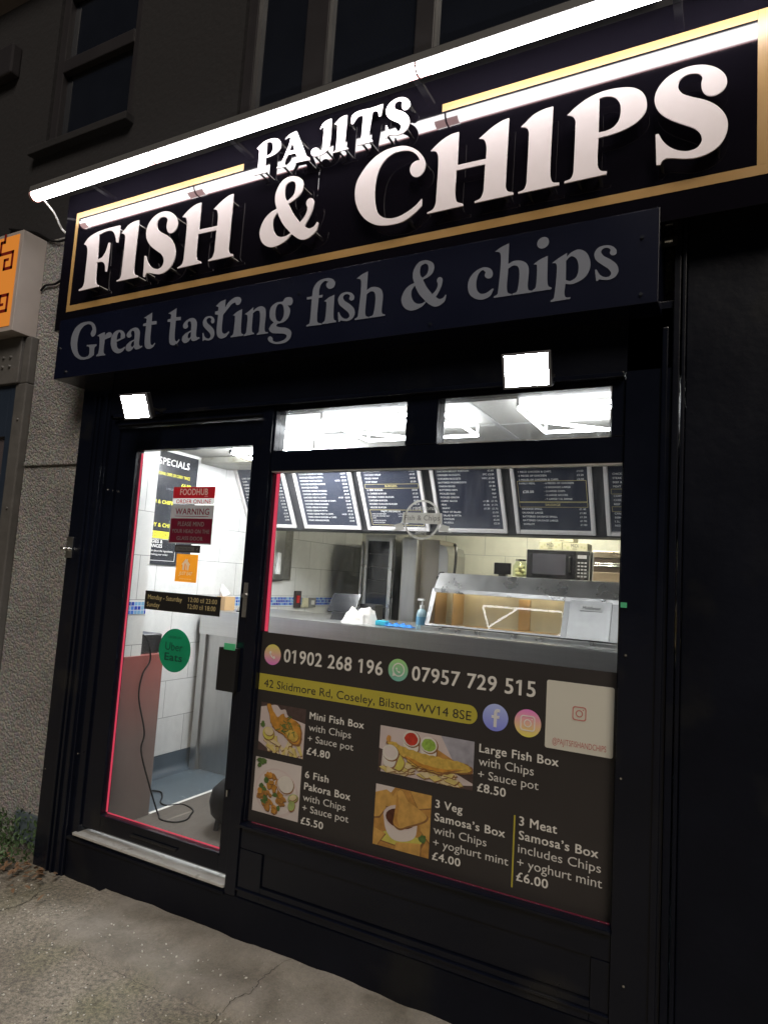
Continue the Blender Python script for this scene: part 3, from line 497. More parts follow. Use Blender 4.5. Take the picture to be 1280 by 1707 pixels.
for pts, w_ in (([(-1.60, -.04), (-1.643, -.18), (-1.62, -.30), (-1.66, -.42), (-1.64, -.52), (-1.70, -.70)], .0026), ([(-2.955, -.12), (-2.974, -.22), (-2.93, -.30), (-2.96, -.43), (-3.0, -.6)], .0028), ([(-1.66, -.42), (-1.9, -.435), (-2.2, -.425), (-2.44, -.43)], .0012)):
    struct('crack_and_step_shade', dark_seam(pts, w_), m_seam)

# shop interior shell
FLZ, CEZ, XL, XR, YB = .20, 2.415, -3.45, 1.1, 3.55
struct('shop_floor', MB().box(XL-.1, XR+.1, .02, YB+.1, .05, FLZ), P('blue_grey_vinyl_floor', (.075, .10, .12), .42, var=.2, vs_=5, dirt=((.2, .22, .23), 30, .62), bump=.0006, bs=120))
struct('ceiling', MB().box(XL-.1, XR+.1, .301, YB+.1, CEZ, CEZ+.06).box(-3.25, XR+.1, .052, .300, CEZ, CEZ+.06), P('ceiling_panel', (.46, .45, .42), .55, var=.05))
mb = MB()
for x in (-2.85, -2.25, -1.65, -1.05, -.45, .15): mb.box(x-.012, x+.012, .06, YB, CEZ-.004, CEZ+.002)
for y in (.62, 1.22): mb.box(XL, XR, y-.006, y+.006, CEZ-.0035, CEZ+.002)
struct('ceiling_grid', mb, P('ceiling_bar', (.5, .5, .49), .5))
mb = MB().box(XL-.12, XL, .305, YB, .33, 1.333, 0).box(XL-.12, XL+.002, .305, YB, 1.333, 1.404, 1).box(XL-.12, XL, .305, YB, 1.404, CEZ, 2)
struct('tiled_side_wall', mb, [m_tile_l, m_mos, m_tile_u])
cov = [(XL-.1, FLZ), (XL+.075, FLZ+.001), (XL+.045, FLZ+.006), (XL+.022, FLZ+.022), (XL+.010, FLZ+.05), (XL+.006, FLZ+.128), (XL-.1, FLZ+.128)]
struct('skirting', MB().prism(cov, 'y', .42, YB), P('dark_blue_cove', (.055, .075, .095), .4, var=.2), smooth=True)
struct('tiled_back_wall', MB().box(XL-.12, XR+.12, YB, YB+.1, FLZ, CEZ), m_tile_b)
struct('end_wall', MB().box(XR, XR+.1, .03, YB, FLZ, CEZ), P('cream_wall', (.7, .69, .64), .5))
m_pier_t = tile('white_tile_pier', 'Y', 1.665-.249*6, .175)
mb = MB().box(XL, -2.944, .05, .245, 1.105, 1.335, 0).box(XL, -2.942, .05, .247, 1.335, 1.404, 1).box(XL, -2.944, .05, .245, 1.404, CEZ, 0)
struct('tiled_pier_wall', mb, [m_pier_t, m_mos])
struct('painted_low_wall', MB().box(XL, -2.938, .05, .412, FLZ, 1.105), grad('faded_red_paint', 'Z', .2, 1.1, (.15, .13, .12), (.26, .075, .065), .45, mid=(.48, (.17, .125, .115))), bevel=.004)

# ================================================================= BUILDING
m_rend = pebbledash('pebbledash_render', (.26, .235, .215))
m_rend_u = P('smooth_render_dimmed', (.0095, .0088, .0108), .85, var=.2, vs_=2, bump=.004, bs=30)  # darkness of the unlit upper storey is put into this base colour
m_upvc = P('white_frame_dimmed', (.026, .024, .027), .4)  # white frames, darkened in colour to match the unlit wall
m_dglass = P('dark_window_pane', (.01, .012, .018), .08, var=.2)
bd = thing('building', 'two storey rendered building above the shop with dark upstairs windows', 'building', (-2, .04, 2.4))
def wallgrid(mb, x0, x1, z0, z1, y0, y1, holes, m=0):
    xs = sorted({x0, x1, *[h[0] for h in holes], *[h[1] for h in holes]}); zs = sorted({z0, z1, *[h[2] for h in holes], *[h[3] for h in holes]})
    for i in range(len(xs)-1):
        for j in range(len(zs)-1):
            cx, cz = (xs[i]+xs[i+1])/2, (zs[j]+zs[j+1])/2
            if not any(h[0] < cx < h[1] and h[2] < cz < h[3] for h in holes): mb.box(xs[i], xs[i+1], y0, y1, zs[j], zs[j+1], m)
W1 = (-4.04, -3.24, 4.28, 5.42); W2 = (-2.40, -.30, 4.0, 5.6)
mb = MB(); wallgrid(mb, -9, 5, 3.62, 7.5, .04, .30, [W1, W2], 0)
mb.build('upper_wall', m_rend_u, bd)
mb = MB().box(-9, -3.255, .04, .30, -.1, 3.62).box(-3.255, 5, .10, .30, 2.63, 3.62)
mb.build('pebbledash_wall', m_rend, bd)
MB().box(-3.855, -3.262, .025, .04, 2.165, 2.19).build('drip_ridge', m_rend, bd, bevel=.006)
def upper_window(b, mull, tr):
    x0, x1, z0, z1 = b; mb = MB(); t_ = .07
    mb.box(x0, x0+t_, .06, .13, z0, z1).box(x1-t_, x1, .06, .13, z0, z1).box(x0+t_, x1-t_, .06, .13, z1-t_, z1).box(x0+t_, x1-t_, .06, .13, z0, z0+t_)
    for x, t2 in mull: mb.box(x-t2/2, x+t2/2, .062, .128, z0+t_, z1-t_)
    if tr: mb.box(x0+t_, x1-t_, .055, .128, tr-.045, tr+.045)
    f = mb.build('window_frame', m_upvc, bd, bevel=.006)
    MB().box(x0+.02, x1-.02, .098, .104, z0+.02, z1-.02).build('pane', m_dglass, f)
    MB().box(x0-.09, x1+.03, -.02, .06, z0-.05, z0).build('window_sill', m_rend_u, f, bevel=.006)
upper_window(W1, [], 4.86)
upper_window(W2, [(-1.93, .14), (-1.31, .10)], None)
MB().box(-4.66, -4.42, -.03, .04, 4.91, 5.13).build('alarm_box', m_upvc, bd, bevel=.012)
MB().prism([(-.16, 5.66), (.04, 5.50), (.04, 5.72), (-.16, 5.76)], 'x', -9, -3.9).build('soffit', P('pale_soffit', (.10, .085, .085), .6), bd)

# ================================================================= SHOPFRONT
sf = thing('shopfront', 'black painted shopfront with big display window and narrow glazed door', 'shopfront', (-1.8, 0, .02))
def pilaster(x0, x1, y, z0, z1, grooves):
    mb = MB().box(x0, x1, y, .05, z0, z1)
    for g0, g1 in grooves: mb.box(g0, g1, y-.012, y+.004, z0+.0, z1-.1)
    return mb.build('pilaster', m_paint, sf, bevel=.004)
pilaster(-3.262, -3.03, -.055, -.05, 2.63, [(-3.15, -3.135), (-3.115, -3.10), (-3.06, -3.045)])
pilaster(-.355, -.20, -.05, -.05, 2.66, [(-.235, -.215)])
MB().box(-.20, -.178, -.065, .05, -.05, 2.95).box(-.172, -.16, -.072, .05, -.05, 2.95).build('moulding', m_paint2, sf, bevel=.003)
MB().box(-.158, 3.2, -.045, .05, -.05, 2.96).build('side_boarding', m_paint2, sf, bevel=.003)
# header: board under the sign, bead, rails
MB().box(-3.262, -.20, -.05, .05, 2.412, 2.635).build('header_board', m_paint2, sf, bevel=.003)
MB().box(-2.99, -.36, -.066, .04, 2.392, 2.411).build('head_bead', m_paint, sf, bevel=.003)
# door frame
m_f = m_paint
MB().box(-3.029, -2.965, -.035, .05, .195, 2.391).build('door_jamb', m_f, sf, bevel=.003)
MB().box(-2.964, -1.986, -.04, .05, 2.343, 2.391).box(-2.964, -1.986, -.052, -.036, 2.352, 2.362).build('door_head', m_f, sf, bevel=.002)
MB().box(-1.985, -1.925, -.045, .05, .195, 2.391).build('mullion', m_f, sf, bevel=.003)
# door leaf
mb = MB().box(-2.962, -2.825, -.022, .024, .262, 2.338).box(-2.05, -1.990, -.022, .024, .262, 2.338).box(-2.824, -2.051, -.022, .024, 2.215, 2.338).box(-2.824, -2.051, -.022, .024, .262, .343)
mb.box(-2.838, -2.825, -.028, -.018, .343, 2.215).box(-2.825, -2.05, -.0275, -.018, .331, .343)
dr = mb.build('door', m_f, sf, bevel=.002)
MB().box(-2.826, -2.049, -.003, .003, .342, 2.216).build('pane', m_glass, dr)
MB().box(-2.128, -2.02, -.05, -.024, 1.057, 1.256).build('pull_plate', m_black, dr, bevel=.004)
MB().box(-2.60, -2.30, -.034, -.0225, .292, .302).build('draught_strip', m_black, dr, bevel=.002)
MB().cyl((-2.018, -.024, 1.50), (-2.018, -.036, 1.50), .012, n=16).box(-2.03, -2.006, -.026, -.0215, 1.40, 1.56).build('lock', m_steel, dr)
MB().box(-2.028, -2.02, -.034, -.0225, .595, .625).build('keyhole_cover', m_chrome, dr, bevel=.002)
# threshold and stall riser
MB().box(-2.985, -1.985, -.054, .03, .217, .231).build('threshold', m_alu, sf, bevel=.004)
mb = MB().box(-3.028, -.356, -.04, .02, -.05, .194)
mb.box(-3.028, -1.985, -.052, -.03, .188, .2035)
mb.build('stall_riser', m_paint2, sf, bevel=.003)
MB().box(-1.924, -.356, -.036, .03, .4, .505).box(-1.924, -.356, -.058, -.03, .492, .506).build('bottom_rail', m_f, sf, bevel=.003)
MB().box(-1.80, -.42, -.026, .03, .262, .399).build('lower_panel', m_paint, sf, bevel=.002)
MB().box(-1.924, -1.801, -.036, .03, .195, .399).box(-.419, -.356, -.036, .03, .195, .399).box(-1.80, -.42, -.036, .03, .195, .261).box(-1.924, -.356, -.046, -.03, .224, .234).build('panel_frame', m_f, sf, bevel=.003)
# display window frame
mb = MB().box(-1.924, -.356, -.036, .04, 2.085, 2.18)                       # transom
mb.box(-1.924, -1.916, -.03, .03, .506, 2.085).box(-.362, -.356, -.03, .03, .506, 2.085)
mb.build('transom', m_f, sf, bevel=.003)
MB().box(-1.918, -.36, -.0025, .0025, .507, 2.084).build('display_glass', m_glass, sf)
MB().box(-1.916, -.362, -.033, -.0075, 2.0795, 2.0845).build('glazing_bead', m_alu, sf)
# fanlights
mb = MB().box(-1.924, -1.912, -.036, .04, 2.181, 2.391).box(-1.233, -1.088, -.036, .04, 2.181, 2.391).box(-.403, -.356, -.036, .04, 2.181, 2.391)
mb.box(-1.912, -1.233, -.036, .04, 2.368, 2.391).box(-1.088, -.403, -.036, .04, 2.368, 2.391)
fl_ = mb.build('fanlight_frame', m_f, sf, bevel=.003)
m_dirty = glass('dirty_glass', dirty=.05)
MB().box(-1.911, -1.234, -.0025, .0025, 2.182, 2.367).build('pane', m_dirty, fl_)
MB().box(-1.087, -.404, -.0025, .0025, 2.182, 2.367).build('pane', m_dirty, fl_)
MB().box(-1.087, -.404, -.012, .012, 2.1815, 2.188).box(-.4095, -.4035, -.02, .012, 2.1885, 2.367).build('glazing_bead', m_alu, fl_)
# screw heads
for x, z in ((-.33, 1.41), (-.335, 1.0), (-3.0, .62), (-2.99, 2.0), (-.31, .35), (-3.24, .5)): MB().cyl((x, -.049, z), (x, -.057, z), .004, n=10).build('screw_head', m_chrome, sf)

hs = thing('hasp_lock', 'small silver hasp lock on the edge of the black pilaster by the pebbledash', 'lock', (-3.235, -.055, 1.68))
MB().box(-3.262, -3.212, -.062, -.0562, 1.625, 1.74).build('back_plate', m_steelv, hs, bevel=.002)
MB().sphere((-3.247, -.082, 1.672), .024, sz=.5).cyl((-3.247, -.082, 1.672), (-3.23, -.058, 1.672), .010).build('turn_knob', m_chrome, hs, smooth=True)
bt = thing('sliding_bolt', 'small shiny bolt on the black boarding beside the slogan board', 'bolt', (-.21, -.07, 2.88))
MB().cyl((-.232, -.082, 2.865), (-.206, -.082, 2.865), .0075, n=12).build('rod', m_chrome, bt, smooth=True)
MB().box(-.24, -.192, -.0775, -.0745, 2.848, 2.882).build('back_plate', m_black, bt, bevel=.001)

# ================================================================= FASCIA SIGN
YP, YS, YL = -.170, -.178, -.215
KS = (2.5+YS-.0012)/(2.5-.152)                # the slogan letters lie on the slogan board
fs = thing('fascia_sign', 'navy shop sign with raised pale FISH & CHIPS letters and gold border', 'shop sign', (-1.7, -.1, 3.1))
MB().box(-3.42, -1.68, YP, .04, 2.893, 3.70).box(-1.6785, .16, YP, .04, 2.893, 3.70).build('sign_board', m_acry, fs, bevel=.0015)
MB().box(-3.405*KS, -.240, YS, .04, 1.62+.998*KS, 2.944).build('slogan_board', m_navy, fs, bevel=.002)
mb = MB(); y = YP-.0006
def gb(x0, x1, z0, z1): mb.box(x0, x1, y-.0006, y, z0, z1)
gx0, gx1, gz0, gz1, gt = -3.335, .083, 2.993, 3.577, .034
gb(gx0, gx0+.024, gz0, gz1); gb(gx1-.034, gx1+.001, gz0+.0355, gz1); gb(gx0+.024, gx1+.001, gz0, gz0+.035)
gb(gx0+.024, -2.125, gz1-gt, gz1); gb(-1.085, gx1-.0345, gz1-gt, gz1)
mb.build('gold_border', m_gold, fs)
GL = {k: [smooth_loop([(p[0]/1000, p[1]/1000, p[2]) for p in lp]) for lp in v] for k, v in GLY.items()}
def gbox(n):
    P_ = [p for lp in GL[n] for p in lp]; return min(p[0] for p in P_), max(p[0] for p in P_), min(p[1] for p in P_), max(p[1] for p in P_)
def place(n, x0, x1, z0=None, z1=None):
    a0, a1, b0, b1 = gbox(n); z0 = b0 if z0 is None else z0; z1 = b1 if z1 is None else z1
    return [[(x0+(p[0]-a0)/(a1-a0)*(x1-x0), z0+(p[1]-b0)/(b1-b0)*(z1-z0)) for p in lp] for lp in GL[n]]
def inside(pt, loops):
    c = False
    for lp in loops:
        j = len(lp)-1
        for i in range(len(lp)):
            (xi, zi), (xj, zj) = lp[i], lp[j]
            if (zi > pt[1]) != (zj > pt[1]) and pt[0] < (xj-xi)*(pt[1]-zi)/(zj-zi)+xi: c = not c
            j = i
    return c
def own(n): return GL[n]
raised = [own('F'), place('I', -2.890, -2.734), place('S', -2.704, -2.482), place('H', -2.456, -2.105), own('amp'),
          own('C'), own('H'), own('I'), own('P'), own('S'),
          place('P', -2.015, -1.874, 3.464, 3.626), own('A'), own('J'), place('I', -1.583, -1.504, 3.464, 3.626), own('T'), place('S', -1.326, -1.211, 3.462, 3.631)]
for lp in raised:
    o = slab(MB(), lp, YL, YL+.005, bevel=.0003).build('letter', m_letter, fs)
    P_ = [p for q in lp for p in q]; x0, x1 = min(p[0] for p in P_), max(p[0] for p in P_); z0, z1 = min(p[1] for p in P_), max(p[1] for p in P_)
    h = z1-z0; cand = []
    for _ in range(900):
        p = (random.uniform(x0, x1), random.uniform(z0, z1)); r = .011 if h > .2 else .007
        if all(inside((p[0]+dx*r, p[1]+dz*r), lp) for dx, dz in ((1, 0), (-1, 0), (0, 1), (0, -1))): cand.append(p)
    if cand:
        for tgt in ((x0+.15*(x1-x0), z0), (x1, z0), (x1, z1)):
            p = min(cand, key=lambda q: (q[0]-tgt[0])**2+(q[1]-tgt[1])**2); r = .008 if h > .2 else .005
            MB().cyl((p[0], YL+.0062, p[1]), (p[0], YP-.0005, p[1]), r, n=14).build('standoff', m_chrome, o, smooth=True)
slog = [own('G'), own('r'), own('e'), own('a'), own('t'), place('t', -2.557, -2.461, 2.715, 2.909), place('a', -2.447, -2.327), place('s', -2.316, -2.234, 2.713, 2.838),
        own('ti'), place('i', -2.131, -2.054, 2.712, 2.845), own('n'), own('g'), own('f'), own('i'), own('s'), own('h'),
        place('amp', -1.230, -1.029, 2.714, 2.922), own('c'), place('h', -.835, -.682, 2.717, 2.928), place('i', -.683, -.609, 2.718, 2.850), [circ(-.648, 2.905, .0225)], own('p'), place('s', -.460, -.375, 2.722, 2.853)]
mb = MB()
for lp in slog: flat(mb, [[(p[0]*KS, 1.62+(p[1]-1.62)*KS) for p in q_] for q_ in lp], YS-.0012)
mb.build('slogan_lettering', P('grey_vinyl_lettering', (.15, .165, .20), .45), fs)
for x, z in ((-3.34, 2.78), (-2.45, 2.70), (-1.73, 2.86), (-.295, 2.845), (-.295, 2.64), (-3.27, 2.64), (-1.08, 2.635)): MB().cyl((x, YS, z), (x, YS-.006, z), .006, n=12).build('screw_cap', m_chrome, fs)

# trough light over the sign
tl = thing('trough_light', 'long glowing white trough light above the shop sign', 'sign light', (-1.7, -.33, 3.64))
TX0, TX1, TY, TZ = -3.49, .24, -.325, 3.625
MB().prism([(TY-.035, TZ+.012), (TY-.030, TZ+.05), (TY+.030, TZ+.05), (TY+.035, TZ+.012)], 'x', TX0-.015, TX1+.015).build('housing', P('grey_housing', (.10, .10, .10), .5), tl, bevel=.003)
def tpt(a_, r1=.032, r2=.034): return (TY+r1*math.cos(R(a_)), TZ+.010-r2*math.sin(R(a_)))
m_pinkled = emit('trough_pink_underside', (1.0, .55, .57), 11.0)
m_dimend = emit('trough_dim_end', (1.0, .62, .60), 7.0)
joints = [TX0, -2.572, -1.127, TX1]
for i in range(3):
    x0, x1 = joints[i]+.004, joints[i+1]-.004; mb = MB(); A_ = list(range(0, 181, 12))
    for a0, a1 in zip(A_, A_[1:]):
        (y0, z0), (y1, z1) = tpt(a0), tpt(a1)
        for xa, xb, end in ((x0, x0+.05, 1), (x0+.05, x1-.05, 0), (x1-.05, x1, 1)):      # the tubes inside stop short of the cover's ends
            mb.quad((xa, y0, z0), (xb, y0, z0), (xb, y1, z1), (xa, y1, z1), (2 if 36 <= a0 < 108 else 0) if end else (1 if 96 <= a0 < 130 else 0))
    for x in (x0, x1): mb.add([(x,)+tpt(a_) for a_ in A_], [list(range(len(A_)))])
    mb.build('diffuser', [m_trough, m_pinkled, m_dimend], tl, smooth=True)
    if i: MB().prism([(TY+.0345*math.cos(R(a_)), TZ+.0102-.0365*math.sin(R(a_))) for a_ in range(0, 181, 20)], 'x', joints[i]-.004, joints[i]+.004).build('joint_strap', P('pink_joint', (.6, .35, .33), .5), tl)
MB().prism([(TY+.036*math.cos(R(a_)), TZ+.011-.038*math.sin(R(a_))) for a_ in range(0, 181, 20)], 'x', TX0-.013, TX0+.003).build('end_cap', P('pink_cap', (.55, .33, .31), .5), tl)
for x in (-3.2, -2.2, -1.2, -.2): MB().box(x-.015, x+.015, TY+.02, .04, 3.70, 3.715).build('bracket', m_black, tl, bevel=.002)
tag(MB().tube(spline([(-3.47, -.30, 3.63), (-3.50, -.2, 3.60), (-3.53, -.12, 3.55), (-3.51, -.06, 3.52), (-3.435, -.06, 3.50)]), .006).build('light_cable', m_white, smooth=True), 'white cable looping from the end of the sign light to the sign', 'cable')

# flood lights under the sign
def flood(x, z, yaw, tilt, label):
    t_ = thing('floodlight', label, 'floodlight', (x, -.05, z), 'floodlights under the sign')
    rot = Euler((R(tilt), 0, R(yaw))).to_matrix(); c = Vector((x, -.185, z))
    ex, ey, ez = rot @ Vector(X), rot @ Vector((0, 1, 0)), rot @ Vector(Z)
    MB().obox(c+ey*.016, ex, ey, ez, .088, .014, .064).build('housing', m_black, t_, bevel=.004)
    mb = MB()
    for i in (-1, 1): mb.obox(c+ex*.0835*i-ey*.002, ex, ey, ez, .0045, .005, .064)
    for i in (-1, 1): mb.obox(c+ez*.0600*i-ey*.002, ex, ey, ez, .0785, .005, .004)
    mb.build('rim', P('grey_rim', (.16, .16, .17), .45), t_)
    MB().obox(c, ex, ey, ez, .0785, .0015, .0555).build('lamp_face', m_flood, t_)
    mb = MB()
    for i in (-1, 1): mb.box(x+i*.06-.006, x+i*.06+.006, -.16, -.05, z-.006, z+.006)
    mb.box(x-.07, x+.07, -.058, -.0505, z-.02, z+.02).build('bracket', m_black, t_)
flood(-.680, 2.407, 2, 22, 'white floodlight above the right end of the display window')
flood(-2.685, 2.405, 3, 24, 'white floodlight above the glazed shop door')

# ================================================================= NEIGHBOUR ON THE LEFT
ns = thing('lightbox_sign', 'orange backlit box sign with red key pattern on the neighbouring shop', 'shop sign', (-4.6, -.04, 3.3))
MB().box(-6.4, -3.90, -.118, .04, 2.98, 3.622).build('case', P('pale_metal_case', (.40, .36, .34), .5, .1, var=.15), ns, bevel=.003)
MB().box(-6.36, -3.932, -.1225, -.1185, 3.012, 3.598).build('backlit_face', emit('orange_backlit_face', (1.0, .33, .05), E_BOX), ns)
q = .030
def key(x, z, sx, sz):
    mb = MB()
    for a0, a1, b0, b1 in ((0, 5, 0, .7), (0, .7, 0, 4), (0, 3.2, 3.4, 4.1), (2.5, 3.2, 1.6, 4.1), (1.5, 3.2, 1.5, 2.1), (4.3, 5, -2.5, .7), (3.2, 5, -2.6, -1.9), (3.2, 3.9, -4, -1.9)):
        xs_ = sorted((x+sx*a0*q, x+sx*a1*q)); zs_ = sorted((z-sz*b0*q, z-sz*b1*q)); mb.box(xs_[0], xs_[1], -.1238, -.1232, zs_[0], zs_[1])
    mb.build('key_pattern', m_keyred, ns)
m_keyred = P('dark_red_vinyl', (.22, .015, .01), .4)
key(-3.965, 3.50, -1, 1); key(-3.965, 3.10, -1, -1)
m_rust = P('weathered_metal', (.13, .125, .12), .6, .4, var=.4, vs_=7, dirt=((.10, .055, .035), 7, .62), bump=.003, bs=20)
nf = thing('neighbour_shopfront', 'weathered metal shopfront frame with dark glass beside the pebbledash', 'shopfront', (-4.4, 0, 0))
MB().box(-6.4, -3.93, -.03, .04, 2.68, 2.976).build('beam', m_rust, nf, bevel=.006)
for x in (-4.02, -4.09):
    for z in (2.79, 2.85): MB().cyl((x, -.03, z), (x, -.042, z), .012, .008, n=12).build('rivet', m_rust, nf, smooth=True)
MB().box(-3.965, -3.862, -.012, .04, -.02, 2.679).box(-3.928, -3.862, -.012, .04, 2.68, 2.976).build('post', m_rust, nf, bevel=.008)
for z in (2.45, 1.9, 1.35, .8): MB().cyl((-3.905, -.012, z), (-3.905, -.020, z), .009, .006, n=10).build('bolt_head', m_rust, nf, smooth=True)
m_nframe = P('dark_blue_frame', (.02, .03, .05), .4)
MB().box(-4.03, -3.966, -.002, .038, 0, 2.679).box(-6.4, -4.031, -.002, .038, 2.35, 2.679).box(-6.4, -4.031, -.002, .038, 1.88, 1.94).box(-6.4, -4.031, -.002, .038, 0, .5).build('window_frame', m_nframe, nf, bevel=.004)
MB().box(-6.4, -4.031, .02, .037, .5, 2.35).build('pane', P('mauve_blind_behind_glass', (.09, .075, .08), .12, coat=.6), nf)
for i, (pts, lb) in enumerate((([(-4.3, .03, 3.78), (-4.016, .027, 3.70), (-3.918, .027, 3.652), (-3.82, .027, 3.603), (-3.70, .02, 3.585), (-3.43, .0, 3.60)], 'thin dark cable drooping across the wall above the box sign'),
              ([(-3.89, .03, 3.29), (-3.84, .026, 3.315), (-3.75, .026, 3.31), (-3.66, .026, 3.335), (-3.42, .02, 3.36)], 'thin dark cable between box sign and fascia, the lower of two'))):
    tag(MB().tube(spline(pts), .007).build('wall_cable', m_rubber, smooth=True), lb, 'cable', 'cables on the pebbledash wall')

# weeds and leaves at the wall foot
def leafbed(n, fx, size, mat, name, flatn=.5):
    mb = MB()
    for _ in range(n):
        x, y, z = fx(); s_ = random.uniform(.5, 1)*size; rot = Euler((random.uniform(-1, 1)*flatn*2, random.uniform(-1, 1)*flatn*2, random.uniform(0, 6.3))).to_matrix()
        P_ = [(-1, 0, 0), (-.4, .42, .1), (.4, .36, .12), (1, 0, .0), (.4, -.36, .12), (-.4, -.42, .1)]
        mb.add([Vector((x, y, z))+rot @ Vector(p)*s_ for p in P_], [[0, 1, 2, 3], [0, 3, 4, 5]])
    return mb.build(name, mat)
def wf():
    x = random.uniform(-4.1, -3.27); d = random.random()**1.6; h = .17*math.exp(-((x+3.5)/.33)**2)+.03
    return x, .03-.28*d*(1 if x < -3.3 else .5), .02+random.random()*h*(1-d*.8)
tag(leafbed(1500, wf, .016, P('weed_leaf', (.045, .085, .03), .55, var=.5, vs_=25), 'weeds', .7), 'low green weeds growing along the foot of the wall', 'weeds', kind='stuff')
def lf():
    x = random.gauss(-3.2, .16); return x, -.10-abs(random.gauss(0, .10))-max(0, x+3.0)*.2, .030+random.random()*.012
tag(leafbed(60, lf, .028, P('dead_leaf', (.15, .085, .045), .7, var=.4, vs_=30), 'fallen_leaves', .25), 'scattered brown dead leaves on the pavement by the pilaster', 'leaves', kind='stuff')
mb = MB()
for _ in range(420):
    x, y = random.uniform(-3.2, -.6), -.2-abs(random.gauss(0, .5)); r = random.choice((.002, .0025, .003, .004, .006)); z = gz(x, y)
    rot = Euler([random.uniform(0, 6) for _ in range(3)]).to_matrix()
    mb.add([Vector((x, y, z+r*.5))+rot @ Vector(p)*r*random.uniform(.7, 1.3) for p in ((1, 0, 0), (-1, 0, 0), (0, 1, 0), (0, -1, 0), (0, 0, .8), (0, 0, -.8))], [[0, 2, 4], [2, 1, 4], [1, 3, 4], [3, 0, 4], [2, 0, 5], [1, 2, 5], [3, 1, 5], [0, 3, 5]])
tag(mb.build('grit', P('pale_grit', (.5, .48, .43), .8, var=.3, vs_=40)), 'pale grit and stone chips lying on the pavement', 'grit', kind='stuff')
# ================================================================= WINDOW GRAPHICS
RC = LAY['R']; TX = LAY['T']
YF = -.0035                                    # print sits on the street side of the glass
def lines(grp, mb, m=0, bold=None):
    for g_, body, x0, x1, z, cap, b in TX:
        if g_ == grp: text(mb, body, (x0, YF-.0016, z), X, Z, cap, x1-x0, bold=b if bold is None else bold, m=m)
def rect(mb, r, y, m=0, rad=0.0):
    if rad: return flat(mb, [rrect(*r, rad)], y, m)
    return mb.quad((r[0], y, r[2]), (r[1], y, r[2]), (r[1], y, r[3]), (r[0], y, r[3]), m)
po = thing('window_poster', 'dark window poster with phone numbers, food pictures and prices', 'poster', (-1.14, -.003, .51))
MB().box(-1.916, -.3625, YF-.0006, YF, .508, 1.342).build('backing', m_pblack, po)
mb = MB(); x0, x1, z0, z1 = RC['band']; h = (z1-z0)/2; zc = (z0+z1)/2
loop = [(-1.914, z0), (x1-h, z0)]+[(x1-h+h*math.sin(R(a_)), zc-h*math.cos(R(a_))) for a_ in range(15, 180, 15)]+[(x1-h, z1), (-1.914, z1)]
flat(mb, [loop], YF-.001, 0); lines('a', mb, 1); mb.build('address_band', [m_pyel, m_pblack], po)
mb = MB(); lines('p', mb); mb.build('lettering', m_pwhite, po)
mb = MB(); rect(mb, RC['bar'], YF-.001); mb.build('divider', m_pyel, po)
def icon(name, key, c0, c1, draw):
    cx, cz, r = RC[key]; m = grad(name+'_print', 'Z', cz-r-po.location.z, cz+r-po.location.z, c0, c1, .42); mb = MB(); flat(mb, [circ(cx, cz, r)], YF-.001, 0); draw(mb, cx, cz, r, YF-.0016)
    mb.build(name, [m, m_pwhite], po)
def arc(cx, cz, r, t_, a0, a1, n=24):
    A_ = [R(a0+(a1-a0)*i/n) for i in range(n+1)]
    return [(cx+(r+t_/2)*math.cos(q), cz+(r+t_/2)*math.sin(q)) for q in A_]+[(cx+(r-t_/2)*math.cos(q), cz+(r-t_/2)*math.sin(q)) for q in A_[::-1]]
def handset(mb, cx, cz, r, y):
    flat(mb, [arc(cx+r*.30, cz+r*.30, r*.62, r*.13, 185, 265)], y, 1)
    for a_ in (190, 260): 
        px, pz = cx+r*.30+r*.58*math.cos(R(a_)), cz+r*.30+r*.58*math.sin(R(a_)); flat(mb, [circ(px, pz, r*.14, 16)], y-.0003, 1)
icon('phone_icon', 'phone', (.62, .16, .50), (.62, .58, .12), handset)
def wa(mb, cx, cz, r, y):
    flat(mb, [circ(cx+.05*r, cz+.03*r, r*.62), circ(cx+.05*r, cz+.03*r, r*.50)[::-1]], y, 1)
    flat(mb, [[(cx-.55*r, cz-.62*r), (cx-.50*r, cz-.25*r), (cx-.22*r, cz-.50*r)]], y-.0002, 1); handset(mb, cx+.02*r, cz, r*.62, y-.0004)
icon('chat_icon', 'wa', (.16, .40, .36), (.30, .55, .20), wa)
def fb(mb, cx, cz, r, y):
    q = r/10; flat(mb, [[(cx-1.2*q, cz-7*q), (cx+1.3*q, cz-7*q), (cx+1.3*q, cz-.6*q), (cx+3*q, cz-.6*q), (cx+3.3*q, cz+1.6*q), (cx+1.3*q, cz+1.6*q), (cx+1.3*q, cz+3.2*q), (cx+1.8*q, cz+4.2*q), (cx+3.4*q, cz+4.2*q), (cx+3.4*q, cz+6.4*q), (cx+1*q, cz+6.5*q), (cx-.6*q, cz+5.6*q), (cx-1.2*q, cz+4*q), (cx-1.2*q, cz+1.6*q), (cx-3*q, cz+1.6*q), (cx-3*q, cz-.6*q), (cx-1.2*q, cz-.6*q)]], y, 1)
icon('letter_icon', 'fb', (.18, .20, .62), (.36, .42, .72), fb)
def ig(mb, cx, cz, r, y, m=1):
    s_ = .56*r; flat(mb, [rrect(cx-s_, cx+s_, cz-s_, cz+s_, s_*.4), rrect(cx-s_*.84, cx+s_*.84, cz-s_*.84, cz+s_*.84, s_*.3)[::-1]], y, m)
    flat(mb, [circ(cx, cz, s_*.52), circ(cx, cz, s_*.37)[::-1]], y, m); flat(mb, [circ(cx+s_*.55, cz+s_*.55, s_*.09, 12)], y, m)
icon('camera_icon', 'ig', (.66, .60, .10), (.66, .18, .50), ig)
